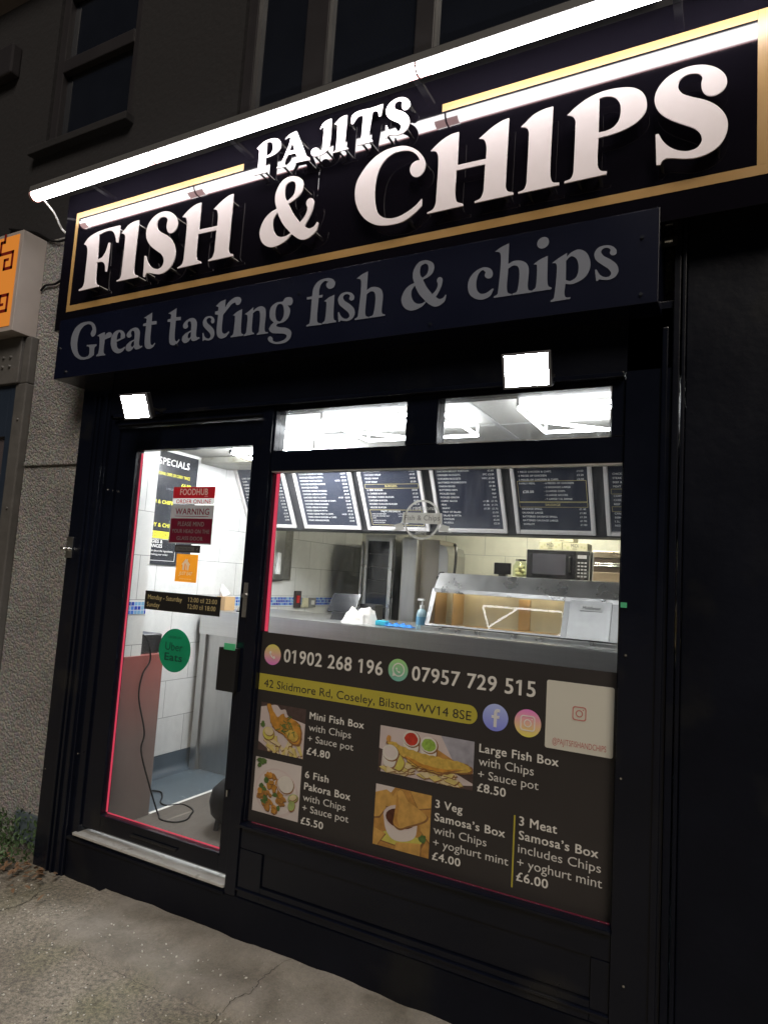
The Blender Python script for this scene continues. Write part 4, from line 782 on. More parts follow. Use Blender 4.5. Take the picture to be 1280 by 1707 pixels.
# food pictures: flat prints
def fm(name, col, var=.25, vs_=40): return P(name, col, .45, var=min(.75, var*1.7), vs_=vs_*1.3, transl=.3, detail=6)
m_wood = fm('print_dark_wood', (.09, .06, .055)); m_paper = fm('print_paper', (.66, .56, .54), .08, 12); m_fish = fm('print_batter', (.56, .27, .05), .45, 30); m_fish2 = fm('print_gold_batter', (.62, .42, .09), .35, 45)
m_chip = fm('print_chip', (.68, .56, .20), .2, 30); m_chip2 = fm('print_pale_chip', (.72, .60, .36), .15, 30); m_herb = fm('print_herb', (.10, .17, .05), .5, 60); m_lem = fm('print_lemon', (.62, .56, .12), .15, 30)
m_plate = fm('print_plate', (.70, .63, .60), .06, 8); m_sauce = fm('print_white_sauce', (.74, .70, .64), .05, 60); m_pak = fm('print_pakora', (.42, .20, .05), .5, 55); m_lime = fm('print_lime', (.36, .44, .16), .25, 30)
m_ket = fm('print_ketchup', (.52, .05, .03), .3, 40); m_pea = fm('print_peas', (.30, .46, .08), .35, 60); m_sam = fm('print_samosa', (.62, .36, .10), .3, 22); m_sam2 = fm('print_samosa_edge', (.50, .26, .07), .35, 25); m_dip = fm('print_brown_dip', (.10, .035, .02), .4, 40); m_grey = fm('print_grey_cloth', (.38, .37, .42), .35, 14)
FM = [m_wood, m_paper, m_fish, m_fish2, m_chip, m_chip2, m_herb, m_lem, m_plate, m_sauce, m_pak, m_lime, m_ket, m_pea, m_sam, m_sam2, m_dip, m_grey, fm('print_dark_edge', (.26, .13, .05), .5, 30)]
FI = {n: i for i, n in enumerate('wood paper fish fish2 chip chip2 herb lem plate sauce pak lime ket pea sam sam2 dip grey edge'.split())}
class Pic:
    def __init__(s, key): s.r = RC[key]; s.mb = MB(); s.k = 0
    def p(s, u, v): return (s.r[0]+(s.r[1]-s.r[0])*min(1, max(0, u)), s.r[3]-(s.r[3]-s.r[2])*min(1, max(0, v)))
    def poly(s, m, pts, n=5, jag=0.0):
        lp = smooth_loop([(q[0], q[1], 1 if len(q) > 2 else 0) for q in pts], n)
        if jag: lp = [(a_+random.uniform(-jag, jag), b_+random.uniform(-jag, jag)) for a_, b_ in lp]
        if m in ('fish', 'fish2', 'sam', 'chip', 'chip2', 'pak', 'lem', 'sauce', 'lime'):        # the picture's own dark edge round each piece
            cu, cv = sum(q[0] for q in lp)/len(lp), sum(q[1] for q in lp)/len(lp); s.k += 1
            flat(s.mb, [[s.p(cu+(q[0]-cu)*1.06+.008, cv+(q[1]-cv)*1.06+.014) for q in lp]], YF-.0010-.00003*s.k, FI['edge'])
        s.k += 1; flat(s.mb, [[s.p(*q) for q in lp]], YF-.0010-.00003*s.k, FI[m])
    def ell(s, m, u, v, a_, b_, rot=0, jag=0.0, n=20):
        P_ = []
        for i in range(n):
            x, y_ = a_*math.cos(2*math.pi*i/n)*(1+random.uniform(-jag, jag)), b_*math.sin(2*math.pi*i/n)*(1+random.uniform(-jag, jag))
            P_.append((u+x*math.cos(R(rot))-y_*math.sin(R(rot)), v+x*math.sin(R(rot))+y_*math.cos(R(rot)), 1))
        s.poly(m, P_)
    def stick(s, m, u, v, l, w_, rot): 
        c_, s_ = math.cos(R(rot)), math.sin(R(rot)); s.poly(m, [(u+a_*l*c_-b_*w_*s_, v+a_*l*s_+b_*w_*c_, 1) for a_, b_ in ((-1, -1), (1, -.8), (1, .8), (-1, 1))])
    def done(s): s.mb.build('food_photo', FM, po)
p = Pic('ph1'); p.poly('wood', [(0, 0, 1), (1, 0, 1), (1, 1, 1), (0, 1, 1)])
p.poly('paper', [(0, .1, 1), (.15, .06), (.36, .02), (.45, .1), (.55, .08), (.62, .2), (1, .3, 1), (1, 1, 1), (.3, .97), (.08, .86), (0, .82, 1)])
for _ in range(34): p.stick(random.choice(('chip', 'chip', 'chip2')), random.uniform(.22, .97), random.uniform(.68, .97), random.uniform(.06, .13), .035, random.uniform(20, 110))
p.poly('fish', [(.15, .03), (.22, .02), (.3, .16), (.40, .25), (.52, .16), (.55, .22), (.72, .24), (.88, .34), (.93, .55), (.88, .72), (.72, .72), (.55, .58), (.38, .52), (.27, .4), (.2, .2)], 6, .008)
p.poly('fish2', [(.6, .5), (.8, .48), (.88, .6), (.8, .69), (.68, .65)], 5, .006)
for _ in range(26): p.stick('herb', random.gauss(.64, .09), random.gauss(.42, .09), random.uniform(.02, .06), .010, random.uniform(0, 180))
p.ell('lem', .22, .62, .13, .13); p.ell('chip2', .23, .58, .10, .085); p.ell('herb', .08, .46, .05, .06, 0, .4); p.done()
p = Pic('ph2'); p.poly('plate', [(0, 0, 1), (1, 0, 1), (1, 1, 1), (0, 1, 1)]); p.ell('paper', .5, .58, .47, .44); p.ell('plate', .5, .57, .43, .40)
for _ in range(60):
    a_, r_ = random.uniform(0, 6.3), random.random()**.5; u, v = .40+.30*r_*math.cos(a_), .60+.33*r_*math.sin(a_)
    p.ell(random.choice(('pak', 'pak', 'fish', 'pak', 'fish', 'herb')), u, v, random.uniform(.035, .07), random.uniform(.03, .06), random.uniform(0, 90), .25, 10)
p.ell('paper', .70, .40, .19, .18); p.ell('sauce', .70, .385, .165, .155); p.ell('lime', .87, .60, .11, .07, -25); p.ell('chip2', .87, .59, .08, .045, -25); p.ell('lime', .85, .74, .07, .09, 20); p.ell('herb', .14, .05, .1, .06, 0, .4); p.ell('herb', .10, .14, .04, .04, 0, .4); p.done()
p = Pic('ph3'); p.poly('paper', [(0, 0, 1), (1, 0, 1), (1, 1, 1), (0, 1, 1)]); p.poly('grey', [(.66, 0, 1), (1, 0, 1), (1, .62, 1), (.8, .5, 1)], 1); p.poly('wood', [(0, .5, 1), (.04, .52, 1), (.03, 1, 1), (0, 1, 1)]); p.poly('sam2', [(.63, .30, 1), (.84, .50, 1), (.7, .6, 1), (.6, .4, 1)])
p.poly('wood', [(.72, 1, 1), (1, .9, 1), (1, 1, 1)]); p.poly('wood', [(.8, .7, 1), (1, .66, 1), (1, .86, 1)])
for _ in range(46): p.stick(random.choice(('chip', 'chip2', 'chip2')), random.uniform(.08, .85), random.uniform(.74, .97), random.uniform(.03, .07), .05, random.uniform(-50, 60))
for u, v, m in ((.35, .17, 'ket'), (.54, .23, 'pea')): p.poly('sauce', [(u-.085, v, 1), (u-.06, v+.25), (u+.06, v+.27), (u+.085, v+.02, 1)]); p.ell('sauce', u, v, .088, .17); p.ell(m, u, v+.01, .074, .135, 0, .06)
p.poly('fish2', [(.10, .36), (.14, .30), (.24, .36), (.40, .42), (.55, .44), (.75, .46), (.90, .47), (.98, .58), (.93, .66), (.80, .70), (.65, .78), (.5, .76), (.38, .72), (.28, .58), (.16, .46)], 6, .012)
p.poly('fish', [(.3, .56), (.5, .66), (.7, .68), (.88, .6), (.7, .74), (.52, .74), (.38, .68)], 5, .01); p.poly('sam2', [(.08, .3), (.10, .18), (.125, .2), (.115, .34)])
p.poly('sauce', [(.045, .56, 1), (.08, .86), (.16, .86), (.215, .58, 1)]); p.ell('sauce', .13, .55, .088, .17); p.ell('plate', .13, .54, .07, .125); p.poly('lem', [(.24, .55, 1), (.29, .72), (.24, .9), (.19, .88, 1)]); p.poly('chip2', [(.10, .84, 1), (.2, .92, 1), (.1, 1, 1)]); p.done()
p = Pic('ph4'); p.poly('sam2', [(0, 0, 1), (1, 0, 1), (1, 1, 1), (0, 1, 1)]); p.poly('plate', [(0, 0, 1), (.35, 0, 1), (.25, .12), (0, .14, 1)]); p.poly('lem', [(.1, .9, 1), (.2, .75), (.9, .72, 1), (.8, .95, 1)])
p.poly('sam', [(0, .14, 1), (.2, .06, 1), (.32, .14), (.1, .52, 1), (0, .55, 1)]); p.poly('sam', [(.2, .33, 1), (.40, .02, 1), (.5, .36, 1)]); p.poly('sam', [(.62, 0, 1), (1, 0, 1), (1, .2, 1), (.78, .26, 1)]); p.poly('sam', [(0, .72, 1), (.22, .78, 1), (.08, 1, 1), (0, 1, 1)]); p.poly('sam', [(.42, .88, 1), (.85, .80, 1), (.85, 1, 1), (.4, 1, 1)]); p.poly('sam', [(.8, .42, 1), (1, .35, 1), (1, .75, 1), (.84, .6, 1)]); p.ell('herb', .88, .72, .06, .07, 0, .3)
p.poly('plate', [(.17, .46, 1), (.22, .70), (.35, .84), (.58, .83), (.75, .72), (.78, .48, 1)]); p.ell('paper', .475, .47, .31, .20); p.ell('dip', .475, .485, .265, .16)
p.poly('sam', [(.40, .05), (.47, .02), (.60, .18, 1), (.93, .34), (.92, .40), (.60, .58), (.47, .64), (.36, .58), (.40, .3)], 6); p.poly('sam2', [(.40, .1), (.44, .3), (.42, .5), (.46, .62), (.37, .58), (.38, .3)], 5); p.done()
# card stuck over the poster corner (its square code is left out)
cdt = thing('social_card', 'pale square card stuck over the poster with a camera icon and handle', 'card', (-.488, -.006, 1.05))
mb = MB(); v, f = loops_geo([rrect(*RC['card'], .008)], .0004); mb.add([(q[0], -.0062+q[2], q[1]) for q in v], f); mb.build('card', P('pale_card', (.70, .68, .60), .4, var=.04, transl=.3), cdt)
m_pinkp = P('dusty_pink_print', (.46, .16, .14), .45)
mb = MB(); cx, cz, r = RC['cardig']; ig(mb, cx, cz, r*1.9, -.0074, 0); mb.build('camera_icon', m_pinkp, cdt)
mb = MB()
for g_, body, x0, x1, z, cap, b in TX:
    if g_ == 'card': text(mb, body, (x0, -.0074, z), X, Z, cap, x1-x0)
mb.build('lettering', m_pinkp, cdt)

# stickers on the door
def sticker(name, label, cat, key): return thing(name, label, cat, (sum(RC[key][:2])/2 if len(RC[key]) == 4 else RC[key][0], YF, RC[key][2] if len(RC[key]) == 4 else RC[key][1]))
YK = YF-.0004
s = sticker('order_sticker', 'red and white FOODHUB order online sticker at the top of the door glass', 'sticker', 'fh')
mb = MB(); rect(mb, RC['fh'], YK, 0, .008); rect(mb, RC['fhred'], YK-.0004, 1, .006); mb.build('backing', [m_sgrey, m_red], s)
mb = MB(); lines('fh', mb, 0); lines('fh2', mb, 1); mb.build('lettering', [m_pwhite, m_red], s)
s = sticker('warning_sticker', 'grey and maroon WARNING please mind your head sticker on the door glass', 'sticker', 'wn')
mb = MB(); rect(mb, RC['wn'], YK-.0001, 0); r = RC['wnred']; rect(mb, (r[0]+.004, r[1]-.004, r[2]+.004, r[3]), YK-.0005, 1); mb.build('backing', [m_greyv, m_dkred], s)
mb = MB(); lines('wn', mb, 0); rect(mb, RC['wnul'], YK-.001, 0); lines('wn2', mb, 1); mb.build('lettering', [m_dkred, m_greyv], s)
s = sticker('step_sticker', 'small black mind the step sticker between the maroon and orange stickers', 'sticker', 'ms')
mb = MB(); rect(mb, RC['ms'], YK, 0); r = RC['ms']; rect(mb, (r[0]+.006, r[1]-.04, r[2]+.008, r[3]-.008), YK-.0004, 1); mb.build('backing', [m_pblack, P('dull_grey_print', (.10, .10, .10), .4)], s)
mb = MB(); lines('ms', mb, 0); text(mb, '4', (r[1]-.027, YK-.0012, r[2]+.010), X, Z, .016, shear=.2, m=1); mb.build('lettering', [m_pblack, m_greyv], s)
s = sticker('delivery_sticker', 'orange JUST EAT sticker with a white house on the door glass', 'sticker', 'je')
mb = MB(); rect(mb, RC['je'], YK); mb.build('backing', P('orange_vinyl', (.80, .30, .02), .4, transl=.35), s)
mb = MB(); x0, x1, z0, z1 = RC['jehouse']; wd = x1-x0; hh = z1-z0
flat(mb, [[(x0+wd*a_, z0+hh*b_) for a_, b_ in ((0, .50), (.12, .62), (.12, .62), (.46, 1), (.62, .86), (.62, .98), (.72, .98), (.72, .78), (1, .5), (.9, .42), (.86, 0), (.66, 0), (.66, .42), (.60, .42), (.60, 0), (.50, 0), (.50, .5), (.40, .62), (.36, .5), (.36, 0), (.12, 0), (.12, .45))]], YK-.0006)
for g_, body, x0, x1, z, cap, b in TX:
    if g_ == 'je': text(mb, body, (x0, YK-.0006, z), X, Z, cap, x1-x0, bold=b, shear=.18)
mb.build('lettering', m_pwhite, s)
s = sticker('opening_hours_sign', 'black opening hours sign with gold lettering across the door glass', 'sign', 'oh')
mb = MB(); r = RC['oh']; mb.box(r[0], r[1], YF-.0016, YF-.0001, r[2], r[3]); mb.build('backing', P('black_sign_vinyl', (.012, .011, .010), .4), s)
mb = MB()
for g_, body, x0, x1, z, cap, b in TX:
    if g_ == 'oh': text(mb, body, (x0, YF-.0022, z), X, Z, cap, x1-x0, bold=.6)
mb.build('lettering', P('gold_print', (.62, .50, .24), .4, transl=.2), s)
s = sticker('round_sticker', 'round green Uber Eats sticker on the door glass', 'sticker', 'ub')
cx, cz, r = RC['ub']; mb = MB(); flat(mb, [circ(cx, cz, r, 56)], YK); mb.build('backing', P('green_vinyl', (.006, .17, .075), .4, transl=.3), s)
mb = MB(); lines('ub', mb); mb.build('lettering', P('dark_green_print', (.004, .03, .02), .4), s)
m_tape = P('green_tape', (.10, .52, .26), .5, transl=.3)
r = RC['tape']; tag(MB().box(-2.095, -2.03, -.0535, -.051, 1.247, 1.277).build('tape', m_tape), 'scrap of green tape on the black door pull plate', 'tape', 'scraps of green tape')
tag(MB().box(-.352, -.331, -.0525, -.0505, 1.571, 1.589).build('tape', m_tape), 'scrap of green tape on the window frame beside the fryer', 'tape', 'scraps of green tape')
# frosted round decal on the display window
m_frost = P('frosted_vinyl', (.50, .50, .47), .55, transl=.45)
dc = thing('round_decal', 'round frosted decal with ribbon reading Traditional Fish & Chips Sold Here', 'decal', (-1.148, YF, 1.79))
cx, cz, r = RC['decal']; mb = MB(); flat(mb, [circ(cx, cz, r, 48), circ(cx, cz, r*.90, 48)[::-1]], YK, 0)
bz = 1.877; flat(mb, [[(cx-.092, bz-.020), (cx+.092, bz-.024), (cx+.088, bz+.021), (cx-.088, bz+.024)]], YK-.0005, 0)
flat(mb, [[(cx-.092, bz-.020), (cx-.075, bz-.050), (cx-.135, bz-.056), (cx-.118, bz-.045), (cx-.128, bz-.030)], [(cx+.092, bz-.024), (cx+.075, bz-.05), (cx+.135, bz-.058), (cx+.118, bz-.047), (cx+.125, bz-.033)]], YK-.0003, 0)
mb.build('ring', m_frost, dc)
m_frost2 = P('grey_frost_print', (.20, .20, .20), .5)
mb = MB(); text(mb, 'Traditional', (cx, YK-.001, bz+.034), X, Z, .017, .125, 'C', m=0); text(mb, 'Here', (cx, YK-.001, cz-.062), X, Z, .018, .05, 'C', m=0); text(mb, 'Sold', (cx, YK-.001, bz-.043), X, Z, .012, .034, 'C', m=0)
text(mb, 'Fish & Chips', (cx, YK-.001, bz-.009), X, Z, .021, .16, 'C', bold=1, m=1); mb.build('lettering', [m_frost, m_frost2], dc)

# red light strips inside the glass edges
tag(MB().box(-2.822, -2.815, .004, .010, .352, 2.205).box(-2.812, -2.055, .004, .009, .346, .350).build('light_strip', m_redled), 'red light strip along the edge of the door glass', 'light strip', 'red light strips around the glass')
tag(MB().box(-1.914, -1.900, .005, .012, 1.345, 2.078).box(-1.90, -.37, .004, .009, .5075, .5105).build('light_strip', m_redled), 'red light strip along the edge of the display window', 'light strip', 'red light strips around the glass')

# ================================================================= INSIDE THE SHOP
m_led2 = emit('added_kitchen_led', (1.0, .97, .78), E_CEIL*5.6)  # added lamp, out of view, there to light the kitchen
m_led3 = emit('added_fill_led', (.95, .98, 1.0), E_CEIL*9.5)  # added lamp, out of view, there to brighten the shop interior
def led(x, y, w_, d_, label, m_=None):
    t_ = thing('ceiling_light', label, 'ceiling light', (x, y, CEZ), 'white tube lights on the ceiling')
    z = CEZ-.06; r = .0075
    def T_(*pts): MB().tube([(x+a_*w_, y+b_*d_, z) for a_, b_ in pts], r, 8).build('tube', m_ or m_led, t_, smooth=True)
    T_((0, 0), (0, 1)); T_((0, 1), (1, 1)); T_((1, 1), (1, 0)); T_((1, 0), (0, 0)); T_((0, .5), (.33, 0)); T_((0, .5), (.45, 1)); T_((.33, 0), (1, .55)); 
    mb = MB()
    for a_, b_ in ((0, 0), (0, 1), (1, 0), (1, 1)): mb.box(x+a_*w_-.006, x+a_*w_+.006, y+b_*d_-.006, y+b_*d_+.006, CEZ-.066, CEZ)
    mb.build('corner_clip', m_white, t_)
led(-1.76, .12, .62, .46, 'white tube light above the display window, seen through the smaller fanlight')
led(-.80, .12, .62, .46, 'white tube light above the display window, seen through the wider fanlight')
led(-2.85, .75, .62, .46, 'added unseen white tube light over the counter end nearest the tiled side wall', m_led3)
led(-1.6, 2.35, .62, .46, 'added unseen white tube light over the kitchen behind the menu boards', m_led2)

# menu boards
m_board = P('menu_print_navy', (.030, .034, .050), .22, var=.1)
m_mframe = P('silver_snap_frame', (.72, .69, .68), .38, .15)
MBOT, MTOP = Vector((0, 1.71, 1.968)), Vector((0, 1.462, 2.412)); MV = (MTOP-MBOT).normalized(); MN = Vector((0, -MV.z, MV.y)); MLEN = (MTOP-MBOT).length
struct('bulkhead', MB().prism([(1.745, 1.955), (1.505, 2.4145), (1.95, 2.4145), (1.95, 1.955)], 'x', XL, XR), P('dark_bulkhead', (.05, .05, .055), .35))
m_mwhite = P('menu_white_print', (.85, .85, .83), .4); m_mgold = P('menu_gold_print', (.62, .52, .20), .4)
def menu(x0, x1, label, rows, boxes=()):
    t_ = thing('menu_board', label, 'menu board', ((x0+x1)/2, 1.7, 1.97), 'menu boards above the counter'); ex = Vector(X); fw = .026
    def pt(u, v, n): return Vector((u, MBOT.y, MBOT.z))+MV*v+MN*n
    MB().obox(pt((x0+x1)/2, MLEN/2, .002), ex, MV, MN, (x1-x0)/2-.01, MLEN/2-.01, .004).build('panel', m_board, t_)
    mb = MB()
    for u, v, hu, hv in ((x0+fw/2, MLEN/2, fw/2, MLEN/2), (x1-fw/2, MLEN/2, fw/2, MLEN/2), ((x0+x1)/2, fw/2, (x1-x0)/2-fw, fw/2), ((x0+x1)/2, MLEN-fw/2, (x1-x0)/2-fw, fw/2)): mb.obox(pt(u, v, .008), ex, MV, MN, hu, hv, .010)
    mb.build('frame', m_mframe, t_, bevel=.004)
    mb = MB(); v = .060; xl, xr = x0+.050, x1-.050
    def ln(body, u, v_, cap, width=None, al='L', m=0, b=.5): text(mb, body, pt(u, v_, .0066), X, MV, cap, width, al, b, m, 2)
    for row in rows:                         # bottom row first
        if row is None: v += .027; continue
        if isinstance(row, str):             # heading in a box
            ln(row, (xl+xr)/2, v+.001, .015, None, 'C', 1)
            for v2 in (v-.008, v+.023): mb.obox(pt((xl+xr)/2, v2, .0064), ex, MV, MN, (xr-xl)/2+.012, .0008, .0003, 1)
            for u2 in (xl-.012, xr+.012): mb.obox(pt(u2, v+.0075, .0064), ex, MV, MN, .0008, .0155, .0003, 1)
            v += .034; continue
        nm, pr = row[0], row[1]; ln(nm, xl, v, .0118)
        ln(pr, xr, v, .0118, None, 'R')
        if len(row) > 2: ln(row[2], xr-.055, v, .0118, None, 'R')
        v += .0262
    for u0, u1, v0, v1, txts in boxes:
        for v2 in (v0, v1): mb.obox(pt((u0+u1)/2, v2, .0064), ex, MV, MN, (u1-u0)/2, .001, .0003, 1)
        for u2 in (u0, u1): mb.obox(pt(u2, (v0+v1)/2, .0064), ex, MV, MN, .001, (v1-v0)/2, .0003, 1)
        for body, u, v2, cap in txts: ln(body, u, v2, cap)
    mb.build('lettering', [m_mwhite, m_mgold], t_)
A_ = 'CAPS'
menu(-3.445, -2.985, 'menu board nearest the tiled side wall listing chips and prices', [('LARGE CHIPS', '£3.80'), ('CHIPS & CHEESE', '£3.00'), ('CHIP BUTTY', '£3.70'), ('CHEESE', '90P'), ('NAAN BREAD', '£1.50'), ('ROLL', '£1.00'), ('PINEAPPLE FRITTER', '£1.00'), ('MUSHY PEAS', '£1.30'), ('CURRY CHIPS', '£3.00'), ('TACO CHIPS', '£4.00'), ('LARGE CHIPS', '£3.00'), ('CURRY', '£1.20'), ('CHIPS', '£2.50'), ('CHIPS CONE', '£1.70')])
menu(-2.904, -2.406, 'menu board listing donner, chicken and mixed kebabs', [('MIXED KEBAB BURGER', '£4.00'), ('MIXED KEBAB BURGER & CHIPS', '£5.20'), ('MIXED KEBAB MEAT & CHIPS', '£5.50', '£4.50'), ('MIXED KEBAB IN PITTA', '£5.20'), ('MIXED KEBAB IN NAAN', '£6.00'), ('CHICKEN KEBAB BURGER', '£4.00'), ('CHICKEN KEBAB BURGER & CHIPS', '£5.20'), ('CHICKEN MEAT & CHIPS', '£5.50', '£4.50'), ('CHICKEN KEBAB IN PITTA', '£5.20'), ('CHICKEN KEBAB IN NAAN', '£6.00'), ('DONNER BURGER', '£4.00'), ('DONNER BURGER & CHIPS', '£5.20'), ('DONNER MEAT & CHIPS', '£5.50', '£4.50'), ('DONNER KEBAB IN PITTA', '£5.20'), ('DONNER KEBAB IN NAAN', '£6.00')])
menu(-2.352, -1.863, 'menu board with BURGERS heading and PAJITS MEGABOX panel', [None, None, None, None, ('VEGGIE BURGER', '£3.50'), ('DOUBLE CHICKEN BURGER', '£4.50'), ('CHICKEN BURGER', '£3.50'), ('DOUBLE CHEESE BURGER', '£4.50'), ('¼ CHEESE BURGER', '£3.20'), ('¼ BEEF BURGER', '£3.00'), 'BURGERS', ('CHIP WRAP', '£3.00'), ('MIXED WRAP', '£4.50'), ('CHICKEN WRAP', '£4.50'), ('DONNER WRAP', '£4.50')],
     [(-2.31, -1.905, .040, .155, [('PAJITS MEGABOX', -2.22, .138, .013), ('LAMB DONNER MEAT', -2.30, .120, .008), ('CHICKEN DONNER MEAT', -2.30, .104, .008), ('CHIPS', -2.30, .088, .008), ('2 LARGE SAUSAGES', -2.30, .070, .008), ('2 PIECE CHICKEN', -2.30, .054, .008), ('2 PITTA BREADS', -2.09, .120, .008), ('LARGE SAUCE', -2.09, .104, .008), ('£18.00', -2.08, .052, .014)])])
menu(-1.800, -1.311, 'menu board listing chicken nuggets, onion rings, peas and mussels', [('MUSSELS', '£2.20'), ('COCKLES', '£2.20'), ('SALAD IN PITTA', '£2.50'), ('TRAY OF SALAD', '£2.50'), ('GRAVY', '£1.70', '£1.30'), ('PEAS', '£1.70', '£1.30'), ('CURRY SAUCE', '£1.70', '£1.30'), ('PICKLED ONION', '90P'), ('PICKLED EGG', '90P'), ('BUTTERED BAPS', '90P'), ('ONION RINGS', '£1.80'), ('BATTERED MUSHROOMS', '£1.80'), ('CHICKEN NUGGETS', '10PC £3.50'), ('CHICKEN NUGGETS', '5PC £2.00'), ('CHICKEN BREAST PORTION', '£2.60')])
menu(-1.253, -.757, 'menu board with SAUSAGE heading and boxed family meal', [('SAVELOY', '£1.80'), ('BATTERED SAUSAGE LARGE', '£1.90'), ('BATTERED SAUSAGE SMALL', '£1.50'), ('SAUSAGE LARGE', '£1.80'), ('SAUSAGE SMALL', '£1.40'), 'SAUSAGE', None, None, None, None, None, ('2 PIECES OF CHICKEN & CHIPS', '£4.50'), ('2 PIECES OF CHICKEN', '£3.20'), ('1 PIECE CHICKEN & CHIPS', '£4.00')],
     [(-1.215, -.795, .219, .357, [('FAMILY MEAL', -1.205, .336, .0115), ('- 6 PIECES OF CHICKEN', -1.05, .336, .0115), ('- 2 SAUSAGES LARGE', -1.05, .310, .0115), ('- 2 LARGE CHIPS', -1.05, .284, .0115), ('- 2 LARGE SAUCES', -1.05, .258, .0115), ('- 1 LARGE 1.5L DRINK', -1.05, .232, .0115), ('£20.00', -1.185, .278, .017)])])
menu(-.692, -.20, 'menu board nearest the right end listing pies and drinks', [('RED BULL', '£1.50'), ('1.5L BOTTLE', '£2.50'), ('500ML BOTTLE', '£1.60'), ('CANS', '£1.00'), 'DRINKS', ('BEEF & ONION PASTY', '£2.00'), ('CHEESE & ONION PASTY', '£2.00'), ('CORNISH PASTY', '£2.00'), 'PASTIES', ('MEAT & POTATO PIE', '£2.20'), ('BEEF & ONION PIE', '£2.20'), ('STEAK & KIDNEY PIE', '£2.20'), ('CHICKEN & MUSHROOM PIE', '£2.20')])

# specials board on the side wall
sb = thing('specials_board', 'tall black SPECIALS board on the tiled wall behind the door', 'menu board', (XL, .86, 1.62)); XB = XL+.012
MB().box(XL+.001, XB, .52, 1.072, 1.618, 2.39).build('panel', P('specials_print_black', (.020, .022, .028), .2, var=.3, vs_=8), sb)
mb = MB(); U = (0, 1, 0)
def wl(body, y, z, cap, width=None, al='L', m=0, b=.5): text(mb, body, (XB+.0008, y, z), U, Z, cap, width, al, b, m, 2)
wl('SPECIALS', .845, 2.297, .046, .285, 'C', 0, 1); wl('TRY OUR TRADITIONAL CHIPS OR CURRY TWICE', 1.0, 2.225, .020, .44, 'R', 1, 1); wl('£4.80', 1.015, 2.165, .026, None, 'R', 1, 1)
for i in range(9): wl(['2 PIECES OF CHICKEN', 'LARGE CHIPS', 'CURRY SAUCE', 'FISH BITES', 'MUSHY PEAS', 'SALAD BOX', 'CHIP BARM', 'DONNER BOX', 'CAN OF DRINK'][i], .98, 2.13-.028*i, .013, None, 'R', 3)
wl('SPECIAL FISH & CHIPS', .86, 2.03, .024, None, 'R', 1, 1); wl('SAVELOY & CHIPS', .89, 1.872, .026, None, 'R', 1, 1)
mb.box(XB+.0002, XB+.0006, .55, .868, 1.795, 1.842, 1); wl('TRY OUR FRIED TOFU', .86, 1.806, .026, None, 'R', 2)
for v2, (y0, y1) in ((1.79, (.55, .92)), (1.645, (.55, .92))): mb.box(XB+.0002, XB+.0006, y0, y1, v2-.0012, v2+.0012, 0)
mb.box(XB+.0002, XB+.0006, .92, .9224, 1.645, 1.79, 0)
wl('ALLERGIES &', .80, 1.762, .022, None, 'R', 0, 1); wl('INTOLERANCES', .80, 1.732, .022, None, 'R', 0, 1); wl('Please ask about the ingredients', .90, 1.704, .013, None, 'R', 0); wl('when making your order.', .86, 1.680, .013, None, 'R', 0)
mb.build('lettering', [m_mwhite, P('specials_yellow_print', (.72, .66, .04), .4), m_pblack, P('specials_grey_print', (.16, .17, .20), .4)], sb)

# door mat
tag(MB().box(-2.93, -1.6, .06, 1.14, FLZ, FLZ+.006).build('door_mat', P('ribbed_brown_mat', (.085, .075, .065), .9, var=.35, vs_=60, bump=.004, bs=300, stretch=(1, .15, 1), dirt=((.2, .18, .16), 20, .66))), 'ribbed brown mat inside the shop door', 'mat')
struct('mat_edge_trim', MB().box(-2.952, -2.931, .415, 1.15, FLZ, FLZ+.007), P('pale_trim', (.72, .72, .70), .4))
# charger box on the low wall with its long cord
ch = thing('charger_box', 'black charger box on top of the painted low wall', 'charger', (-3.0, .36, 1.106))
MB().box(-3.20, -2.975, .262, .428, 1.1055, 1.218).build('box_body', m_black, ch, bevel=.014, seg=3)
MB().tube(spline([(-2.985, .285, 1.20), (-2.95, .262, 1.215), (-2.925, .280, 1.17), (-2.925, .300, 1.075), (-2.928, .257, 1.0), (-2.928, .247, .876), (-2.922, .305, .68), (-2.92, .293, .58), (-2.912, .36, .40), (-2.905, .425, .25), (-2.87, .42, .212), (-2.811, .381, .210), (-2.726, .396, .210), (-2.70, .46, .210), (-2.733, .528, .210), (-2.784, .60, .210), (-2.90, .635, .207), (-2.955, .57, .207), (-3.02, .58, .207), (-3.09, .66, .207), (-3.16, .715, .207), (-3.22, .70, .207)], 12), .0045).build('cord', m_rubber, ch, smooth=True)
# black stool by the door
st = thing('stool', 'black round topped stool just inside the door edge', 'stool', (-2.40, .53, FLZ+.006))
MB().lathe((-2.40, .53, FLZ+.006), [(.001, .04), (.10, .045), (.145, .09), (.157, .15), (.145, .21), (.10, .255), (.001, .272)], 28).build('cushion', m_rubber, st, smooth=True)
mb = MB()
for a_ in (45, 135, 225, 315): mb.cyl((-2.40+.11*math.cos(R(a_)), .53+.11*math.sin(R(a_)), FLZ+.006), (-2.40+.10*math.cos(R(a_)), .53+.10*math.sin(R(a_)), FLZ+.08), .014, n=10)
mb.build('leg', m_rubber, st)

